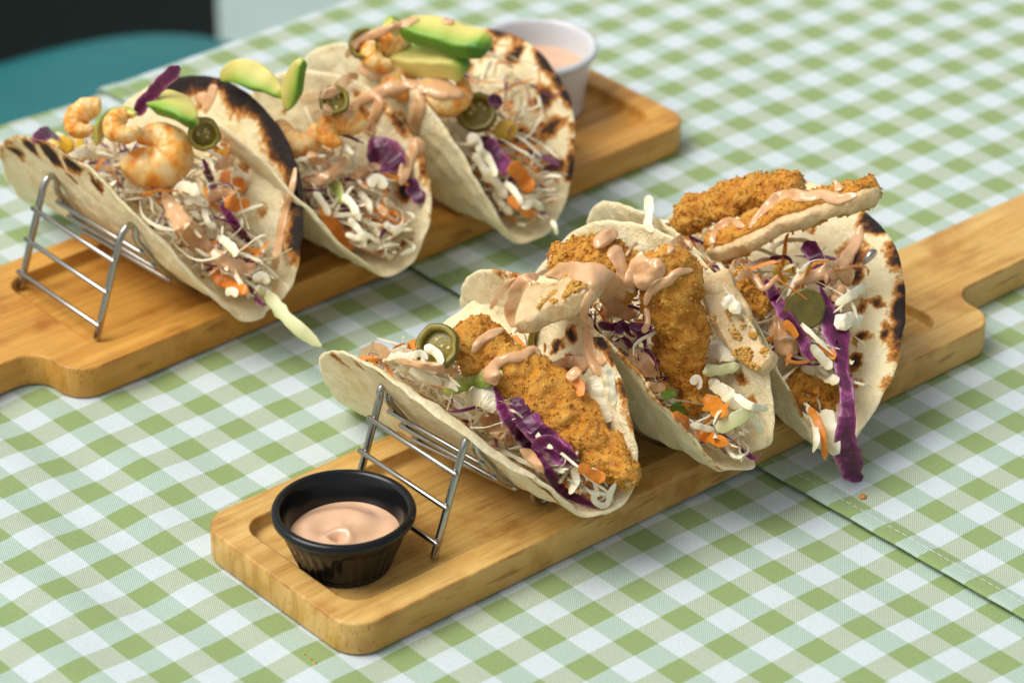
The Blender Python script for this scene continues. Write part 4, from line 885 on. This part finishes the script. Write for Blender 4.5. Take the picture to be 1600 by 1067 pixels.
# --- T3
strand('purple_cabbage_shred', [(1258, 378), (1272, 398), (1280, 425), (1290, 448)], 24, PURPLE, 'purple cabbage strip under the thick strip of the handle end taco', 'purple cabbage', lift=.3, th=.03, seed=41)
strand('purple_cabbage_shred', [(1196, 438), (1215, 472), (1232, 500), (1255, 532), (1268, 562)], 20, PURPLE, 'slim purple cabbage strip left of the jalapeno in the handle end taco', 'purple cabbage', lift=.3, th=.03, seed=42)
strand('purple_cabbage_shred', None, [14, 34, 50, 22, 24, 26, 30, 44, 48, 40], PURPLE, 'very long purple cabbage ribbon hanging over the front of the handle end taco', 'purple cabbage', th=.028, twist=.5, tw0=-.2, seed=43, crinkle=.06, ruffle=.08,
       free=[(1282, 448, 14.0), (1295, 490, 13.6), (1310, 530, 13.2), (1316, 575, ('X', -3.2)), (1324, 620, ('X', -2.0)), (1322, 660, ('X', -1.2)), (1322, 700, ('X', -1.15)), (1334, 738, ('X', -1.2)), (1346, 749, ('X', -1.2))])
kernel(1226, 425, 'yellow corn kernel under the thick strip in the handle end front taco', 18, seed=1)
leaf('cabbage_chip', [(1306, 512), (1330, 500), (1345, 512)], 30, WHITE_CAB, 'white cabbage chip right of the purple ribbon on the handle end taco', 'white cabbage', lift=.25, seed=51)
strand('cabbage_shred', [(1305, 475), (1330, 462), (1352, 448)], 15, WHITE_CAB, 'white cabbage shred reaching up the right flap of the handle end taco', 'white cabbage', lift=.25, seed=52)
strand('cabbage_shred', [(1252, 575), (1275, 580), (1310, 598)], 17, WHITE_CAB, 'bright white shred above the low breaded strip in the handle end taco', 'white cabbage', lift=.3, seed=53)
strand('cabbage_shred', [(1268, 540), (1285, 560), (1300, 575)], 15, WHITE_CAB, 'pale shred right of the slim purple strip in the handle end taco', 'white cabbage', lift=.3, seed=54)
strand('cabbage_shred', None, 11, WHITE_CAB, 'left white shred hanging from the tip of the handle end front taco', 'white cabbage', seed=55, free=[(1262, 632, ('X', -3.2)), (1272, 660, ('X', -2.2)), (1276, 685, ('X', -1.5)), (1271, 706, ('X', -1.5))])
strand('cabbage_shred', None, 24, WHITE_CAB, 'broad white shred hanging left of the long purple ribbon', 'white cabbage', seed=56, free=[(1288, 640, ('X', -3.0)), (1298, 665, ('X', -2.0)), (1303, 690, ('X', -1.5)), (1301, 710, ('X', -1.5))])
strand('carrot_shred', None, 13, CARROT, 'orange carrot shred hanging from the tip of the handle end taco', 'carrot', seed=57, th=.06, free=[(1266, 636, ('X', -3.0)), (1278, 660, ('X', -2.0)), (1287, 690, ('X', -1.4)), (1289, 717, ('X', -1.4))])
strand('carrot_shred', [(1278, 540), (1295, 550), (1305, 560)], 13, CARROT, 'orange carrot bit below the jalapeno in the handle end taco', 'carrot', lift=.25, seed=58)
strand('carrot_shred', [(1224, 505), (1238, 515), (1245, 528)], 14, CARROT, 'orange carrot bit left of the jalapeno in the handle end taco', 'carrot', lift=.2, seed=59)
sauce([[(1346, 352, 8), (1340, 375, 11), (1326, 398, 12), (1315, 415, 14), (1290, 425, 13), (1258, 436, 11), (1240, 444, 9)], [(1310, 420, 17), (1326, 432, 15), (1334, 436, 10)], [(1290, 428, 13), (1310, 436, 13)], [(1318, 445, 9), (1308, 462, 8), (1300, 470, 7)]], 'thick branching sauce above the jalapeno of the handle end front taco')
sauce([[(1206, 482, 10), (1214, 508, 13), (1222, 530, 17), (1236, 545, 18), (1246, 552, 11)]], 'rounded sauce blob left of the jalapeno in the handle end taco')
sauce([[(1148, 440, 8), (1166, 428, 8), (1182, 438, 7), (1192, 452, 7), (1206, 442, 6), (1216, 430, 6)], [(1142, 428, 6), (1148, 412, 7), (1160, 408, 6), (1164, 420, 6)], [(1160, 420, 5), (1182, 412, 7), (1204, 404, 5)]], 'looping sauce drizzle at the left end of the thick breaded strip')
sauce([[(1170, 358, 5), (1182, 340, 7), (1200, 322, 9), (1215, 310, 11), (1238, 305, 11), (1262, 308, 10), (1285, 304, 9), (1306, 312, 9), (1325, 308, 11), (1340, 304, 10)], [(1312, 300, 10), (1308, 288, 7), (1303, 281, 5)]], 'wavy sauce drizzle along the top of the thick breaded strip')
sauce([[(1112, 392, 6), (1114, 370, 8), (1124, 354, 8), (1140, 346, 8), (1156, 352, 7), (1166, 356, 6)]], 'curved sauce string between the two strips of the handle end taco')
strand('cabbage_shred', None, 16, WHITE_CAB, 'pinkish cabbage shred sticking up behind the middle front taco', 'white cabbage', seed=61, free=[(1012, 306, 9.5), (1015, 328, 9.0), (1012, 350, 8.5), (1020, 362, 8.3)])
# --- B1 (shrimp tacos)
strand('purple_cabbage_shred', [(60, 222), (72, 208), (90, 214)], 26, PURPLE, 'purple cabbage bits on the left flap of the burnt edge shrimp taco', 'purple cabbage', lift=.4, th=.03, twist=1, seed=71)
strand('purple_cabbage_shred', None, 26, PURPLE, 'purple cabbage wedge sticking up behind the avocado of the burnt edge taco', 'purple cabbage', th=.07, twist=.3, seed=72, free=[(210, 178, -2.2), (235, 150, -2.0), (258, 125, -1.8), (280, 106, -1.6)])
kernel(97, 230, 'yellow corn kernel at the left of the big curled shrimp', 20, .3, 2); kernel(122, 226, 'yellow corn kernel beside the orange shrimp tail', 13, .3, 3)
kernel(346, 236, 'yellow corn kernel against the burnt right flap, below the jalapeno', 13, .2, 4)
strand('purple_cabbage_shred', [(318, 248), (330, 285), (346, 318), (368, 352), (396, 386)], 14, PURPLE, 'thin purple cabbage strip running down the mouth of the burnt edge taco', 'purple cabbage', lift=.35, th=.03, seed=73)
strand('carrot_shred', [(345, 272), (365, 282), (380, 300)], 24, CARROT, 'orange carrot shred right of the purple strip, upper one, burnt edge taco', 'carrot', lift=.25, th=.04, seed=74)
strand('carrot_shred', [(352, 312), (372, 322), (390, 316)], 22, CARROT, 'orange carrot shred right of the purple strip, lower one, burnt edge taco', 'carrot', lift=.25, th=.04, seed=75)
strand('carrot_shred', [(272, 332), (285, 342), (296, 352)], 16, CARROT, 'small carrot bit left of the purple strip in the burnt edge taco', 'carrot', lift=.25, th=.04, seed=76)
strand('carrot_shred', [(328, 425), (355, 442), (388, 456)], 20, CARROT, 'long carrot stick on the near rim of the burnt edge taco', 'carrot', lift=.3, th=.055, twist=.1, seed=77)
for i, (pl, w) in enumerate([([(270, 300), (290, 292), (312, 305)], 17), ([(300, 330), (320, 345), (330, 365)], 12), ([(318, 318), (325, 345), (338, 355)], 10), ([(340, 370), (360, 385), (370, 400)], 14), ([(352, 458), (362, 455), (372, 460)], 14), ([(395, 435), (410, 430), (420, 442)], 13), ([(360, 275), (375, 272), (388, 280)], 10), ([(400, 448), (412, 455), (425, 462)], 12), ([(288, 315), (305, 312), (325, 322)], 14), ([(112, 245), (132, 240), (150, 246)], 16)]):
    strand('cabbage_shred', pl, w, WHITE_CAB, 'white cabbage shred in the mouth of the burnt edge shrimp taco', 'white cabbage', 'white shreds in the burnt edge taco', lift=.3, seed=80+i)
strand('cabbage_shred', None, [16, 24, 22, 26, 18], PALEGREEN, 'pale green cabbage strip hanging from the burnt edge taco to the cloth', 'white cabbage', seed=95, th=.02, free=[(415, 452, -1.6), (432, 478, -1.9), (460, 508, -2.0), (482, 525, -1.8), (502, 541, -1.6)])
sauce([[(255, 300, 8), (272, 330, 13), (292, 360, 17), (312, 382, 19), (330, 392, 17)], [(330, 392, 13), (355, 412, 12), (385, 420, 12), (400, 412, 8)]], 'wide sauce smear down the near inside of the burnt edge taco', lift=.1)
sauce([[(318, 318, 8), (338, 305, 10), (355, 300, 9), (372, 300, 8)]], 'sauce drizzle crossing the thin purple strip of the burnt edge taco')
sauce([[(335, 262, 10), (352, 254, 11), (366, 244, 9)]], 'sauce dab below the corn kernel on the burnt right flap')
sauce([[(335, 132, 9), (328, 155, 9), (318, 175, 8)], [(312, 145, 9), (322, 165, 8)]], 'sauce streak on the upper right flap of the burnt edge taco', lift=.1)
sauce([[(462, 262, 7), (456, 295, 7), (446, 330, 8), (438, 365, 8), (432, 400, 9), (430, 422, 10)]], 'long sauce drip along the burnt right rim of the shrimp taco', lift=.1)
# --- B2
leaf('purple_cabbage_leaf', [(575, 250), (600, 240), (628, 262)], 50, PURPLE, 'broad purple cabbage leaf right of the shrimps in the middle taco', 'purple cabbage', lift=.4, seed=81)
leaf('purple_cabbage_leaf', [(638, 280), (648, 295), (656, 318)], 26, PURPLE, 'small purple cabbage bit near the right rim of the middle shrimp taco', 'purple cabbage', lift=.3, seed=82)
strand('carrot_shred', [(500, 324), (520, 352), (552, 390)], 20, CARROT, 'orange carrot stick along the near rim of the middle shrimp taco', 'carrot', lift=.3, th=.055, twist=.1, seed=83)
strand('lettuce_shred', [(522, 282), (530, 300), (536, 315)], 17, LETTUCE, 'yellow green lettuce shred in the middle shrimp taco', 'lettuce', lift=.3, seed=84)
for i, (pl, w) in enumerate([([(490, 300), (505, 320), (515, 338)], 11), ([(535, 305), (550, 320), (562, 345)], 12), ([(545, 340), (560, 360), (570, 385)], 12), ([(575, 290), (590, 280), (602, 295)], 17), ([(580, 330), (600, 345), (615, 340)], 11), ([(560, 300), (575, 315), (580, 335)], 11), ([(600, 350), (618, 360), (632, 352)], 11), ([(540, 365), (560, 372), (580, 368)], 10), ([(600, 310), (615, 325), (628, 335)], 10)]):
    strand('cabbage_shred', pl, w, WHITE_CAB, 'white cabbage shred in the mouth of the middle shrimp taco', 'white cabbage', 'white shreds in the middle shrimp taco', lift=.3, seed=100+i)
sauce([[(475, 280, 10), (495, 282, 11), (515, 275, 10), (532, 258, 9), (540, 245, 8)], [(480, 240, 8), (495, 250, 9), (510, 252, 8)]], 'sauce drizzle under the shrimps of the middle shrimp taco')
sauce([[(545, 275, 9), (560, 272, 10), (580, 262, 10), (596, 262, 8)], [(590, 320, 7), (610, 345, 8), (620, 352, 6)]], 'sauce drizzle along the purple leaf of the middle shrimp taco')
# --- B3
strand('purple_cabbage_shred', [(745, 215), (770, 235), (798, 272)], 26, PURPLE, 'purple cabbage strip in the mouth of the taco beside the white cup', 'purple cabbage', lift=.3, th=.03, seed=91)
strand('purple_cabbage_shred', [(765, 150), (775, 158), (780, 168)], 20, PURPLE, 'small purple bit above the jalapeno of the taco beside the white cup', 'purple cabbage', lift=.3, th=.03, seed=92)
kernel(790, 205, 'yellow corn kernel right of the jalapeno in the white cup taco', 18, .2, 5)
strand('carrot_shred', [(800, 255), (818, 280), (830, 300)], 26, CARROT, 'orange carrot shred against the spotted flap of the white cup taco', 'carrot', lift=.2, th=.04, seed=93)
strand('carrot_shred', [(795, 308), (812, 322), (832, 335)], 18, CARROT, 'orange carrot shred at the tip of the taco beside the white cup', 'carrot', lift=.25, th=.04, seed=94)
for i, (pl, w) in enumerate([([(705, 195), (720, 205), (730, 222)], 18), ([(730, 215), (745, 222), (750, 240)], 16), ([(740, 240), (755, 262), (762, 285)], 14), ([(752, 262), (775, 285), (790, 310)], 15), ([(800, 300), (820, 310), (838, 305)], 10), ([(815, 325), (835, 318), (848, 330)], 12), ([(770, 300), (785, 320), (800, 335)], 12), ([(745, 230), (765, 250), (775, 275)], 12), ([(790, 285), (805, 300), (815, 320)], 11)]):
    strand('cabbage_shred', pl, w, WHITE_CAB, 'white cabbage shred in the mouth of the taco beside the white cup', 'white cabbage', 'white shreds in the white cup taco', lift=.3, seed=120+i)
strand('cabbage_shred', None, 9, WHITE_CAB, 'tiny white shred hanging below the taco beside the white cup', 'white cabbage', seed=97, free=[(862, 345, 13.6), (868, 355, 13.5), (870, 366, 13.5)])
sauce([[(500, 155, 8), (525, 140, 9), (545, 122, 10), (560, 118, 9)], [(470, 155, 8), (500, 150, 10), (520, 142, 8)], [(475, 175, 7), (500, 170, 10), (520, 178, 7)]], 'sauce strings over the top of the middle shrimp taco')
sauce([[(548, 168, 9), (562, 158, 10), (585, 148, 11), (610, 140, 13), (640, 132, 12), (660, 134, 10)], [(590, 148, 10), (592, 165, 9), (582, 190, 9), (578, 215, 8)], [(560, 160, 9), (545, 175, 9), (535, 185, 8)]], 'branching sauce string across the two right shrimp tacos')
sauce([[(655, 140, 10), (655, 165, 12), (648, 190, 11), (645, 208, 9)], [(648, 215, 11), (652, 228, 14), (640, 245, 12), (632, 268, 10), (626, 290, 9)]], 'sauce run dripping over the rim between the two right shrimp tacos', lift=.1)
sauce([[(540, 90, 8), (552, 75, 8), (562, 62, 7), (590, 52, 8), (630, 38, 8), (655, 30, 6)], [(690, 32, 5), (710, 36, 5)]], 'sauce string over the jalapeno and top of the white cup taco')
sauce([[(640, 135, 12), (670, 138, 13), (700, 142, 13), (725, 150, 10)], [(560, 105, 10), (580, 112, 11), (600, 118, 10)]], 'sauce coat under the lower avocado slice of the white cup taco')
# crumbs and scraps
def crumb(x, y, r, mat, label, cat, seed):
    c = CAM+ray(x, y)*hitd(x, y); rs = np.random.default_rng(seed); v = ICO_V*r*rs.uniform(.6, 1.3, 3)+rs.normal(0, r*.2, (12, 3)); v[:, 2] *= .6
    tag(mk('crumb', v+c+np.array([0, 0, r*.3]), ICO_F, mat, attrs={'u': np.full(12, .5), 'h': np.full(12, .7)}), label, cat, 'fallen crumbs')
crumb(1348, 777, .16, CARROT, 'tiny orange crumb on the stitched hem right of the front board', 'crumb', 1)
for i, (x, y) in enumerate([(652, 872), (662, 886), (640, 890), (655, 896), (668, 876)]): crumb(x, y, .24, WHITE_CAB, 'pale onion scrap on the front board beside the rack foot', 'crumb', 10+i)
for i, (x, y) in enumerate([(168, 505), (330, 372)]): crumb(x, y, .12, WHITE_CAB, 'tiny pale crumb on the far board', 'crumb', 20+i)
for i, (x, y) in enumerate([(476, 1022), (485, 1030), (492, 1036)]): crumb(x, y, .09, BREAD, 'tiny tan crumb on the cloth at the near corner of the front board', 'crumb', 30+i)
# ------------------------------------------------------------------ beyond the table
tag(mk('floor', [(-420, -200, -76), (120, -200, -76), (120, 420, -76), (-420, 420, -76)], [(0, 1, 2, 3)], FLOORM, smooth=False), kind='structure')
def boxv(c, sx, sy, sz, ax):
    ax = np.asarray(ax, float); ay = np.array([-ax[1], ax[0], 0]); V = []
    for z in (-1, 1):
        for a, b in ((-1, -1), (1, -1), (1, 1), (-1, 1)): V.append(np.asarray(c)+ax*a*sx+ay*b*sy+np.array([0, 0, z*sz]))
    return V, [(3, 2, 1, 0), (4, 5, 6, 7), (0, 1, 5, 4), (1, 2, 6, 5), (2, 3, 7, 6), (3, 0, 4, 7)]
def cushion(name, c, sx, sy, sz, ax, mat, parent, lean=0, sq=5):
    """upholstered pad: a superellipsoid of half sizes sx, sy, sz"""
    ax = np.asarray(ax, float); ay = np.array([-ax[1], ax[0], 0]); az = np.array([0, 0, 1.])
    if lean: az, ax = az*math.cos(lean)+ax*math.sin(lean), ax*math.cos(lean)-az*math.sin(lean)
    n, m = 64, 24; V = []; f = lambda v, e: np.sign(v)*abs(v)**e
    for i in range(m+1):
        p = -math.pi/2+math.pi*i/m
        for j in range(n):
            t = 2*math.pi*j/n
            V.append(np.asarray(c)+ax*sx*f(math.cos(p), .22)*f(math.cos(t), 2/sq)+ay*sy*f(math.cos(p), .22)*f(math.sin(t), 2/sq)+az*sz*f(math.sin(p), .6))
    F = [(i*n+j, i*n+(j+1) % n, (i+1)*n+(j+1) % n, (i+1)*n+j) for i in range(m) for j in range(n)]
    return mk(name, V, F, mat, parent)
def chair(cx, cy, label):
    d = np.array([-1.0, .06, 0]); d /= np.linalg.norm(d); ay = np.array([-d[1], d[0], 0]); c = np.array([cx, cy, -31.5])
    root = empty('stool', (cx, cy, -76)); tag(root, label, 'stool')
    cushion('seat', c, 26, 25, 4.5, d, TEAL, root, sq=4)
    for a in (-1, 1):
        for b in (-1, 1):
            V, F = boxv(c+d*a*19+ay*b*19+np.array([0, 0, -24.]), 1.5, 1.5, 19.9, d); mk('leg', V, F, LEGM, root, smooth=False)
    return root
chair(-85.5, 27, 'blurred seat with teal vinyl cushion beyond the table edge')

def sofa(label):
    root = empty('dark_bench', (-160, -8, -76)); tag(root, label, 'bench'); ax = np.array([1., 0, 0])
    V, F = boxv(np.array([-158., -13, -55]), 14, 92, 17.5, ax); mk('base', V, F, DARKV, root, smooth=False)
    cushion('seat_pad', np.array([-158., -13, -34]), 14.5, 92.5, 4.5, ax, DARKV, root, sq=8)
    cushion('backrest', np.array([-174., -13, -20]), 4, 92, 26, ax, DARKV, root, sq=8)
sofa('blurred near black bench behind the teal seat')
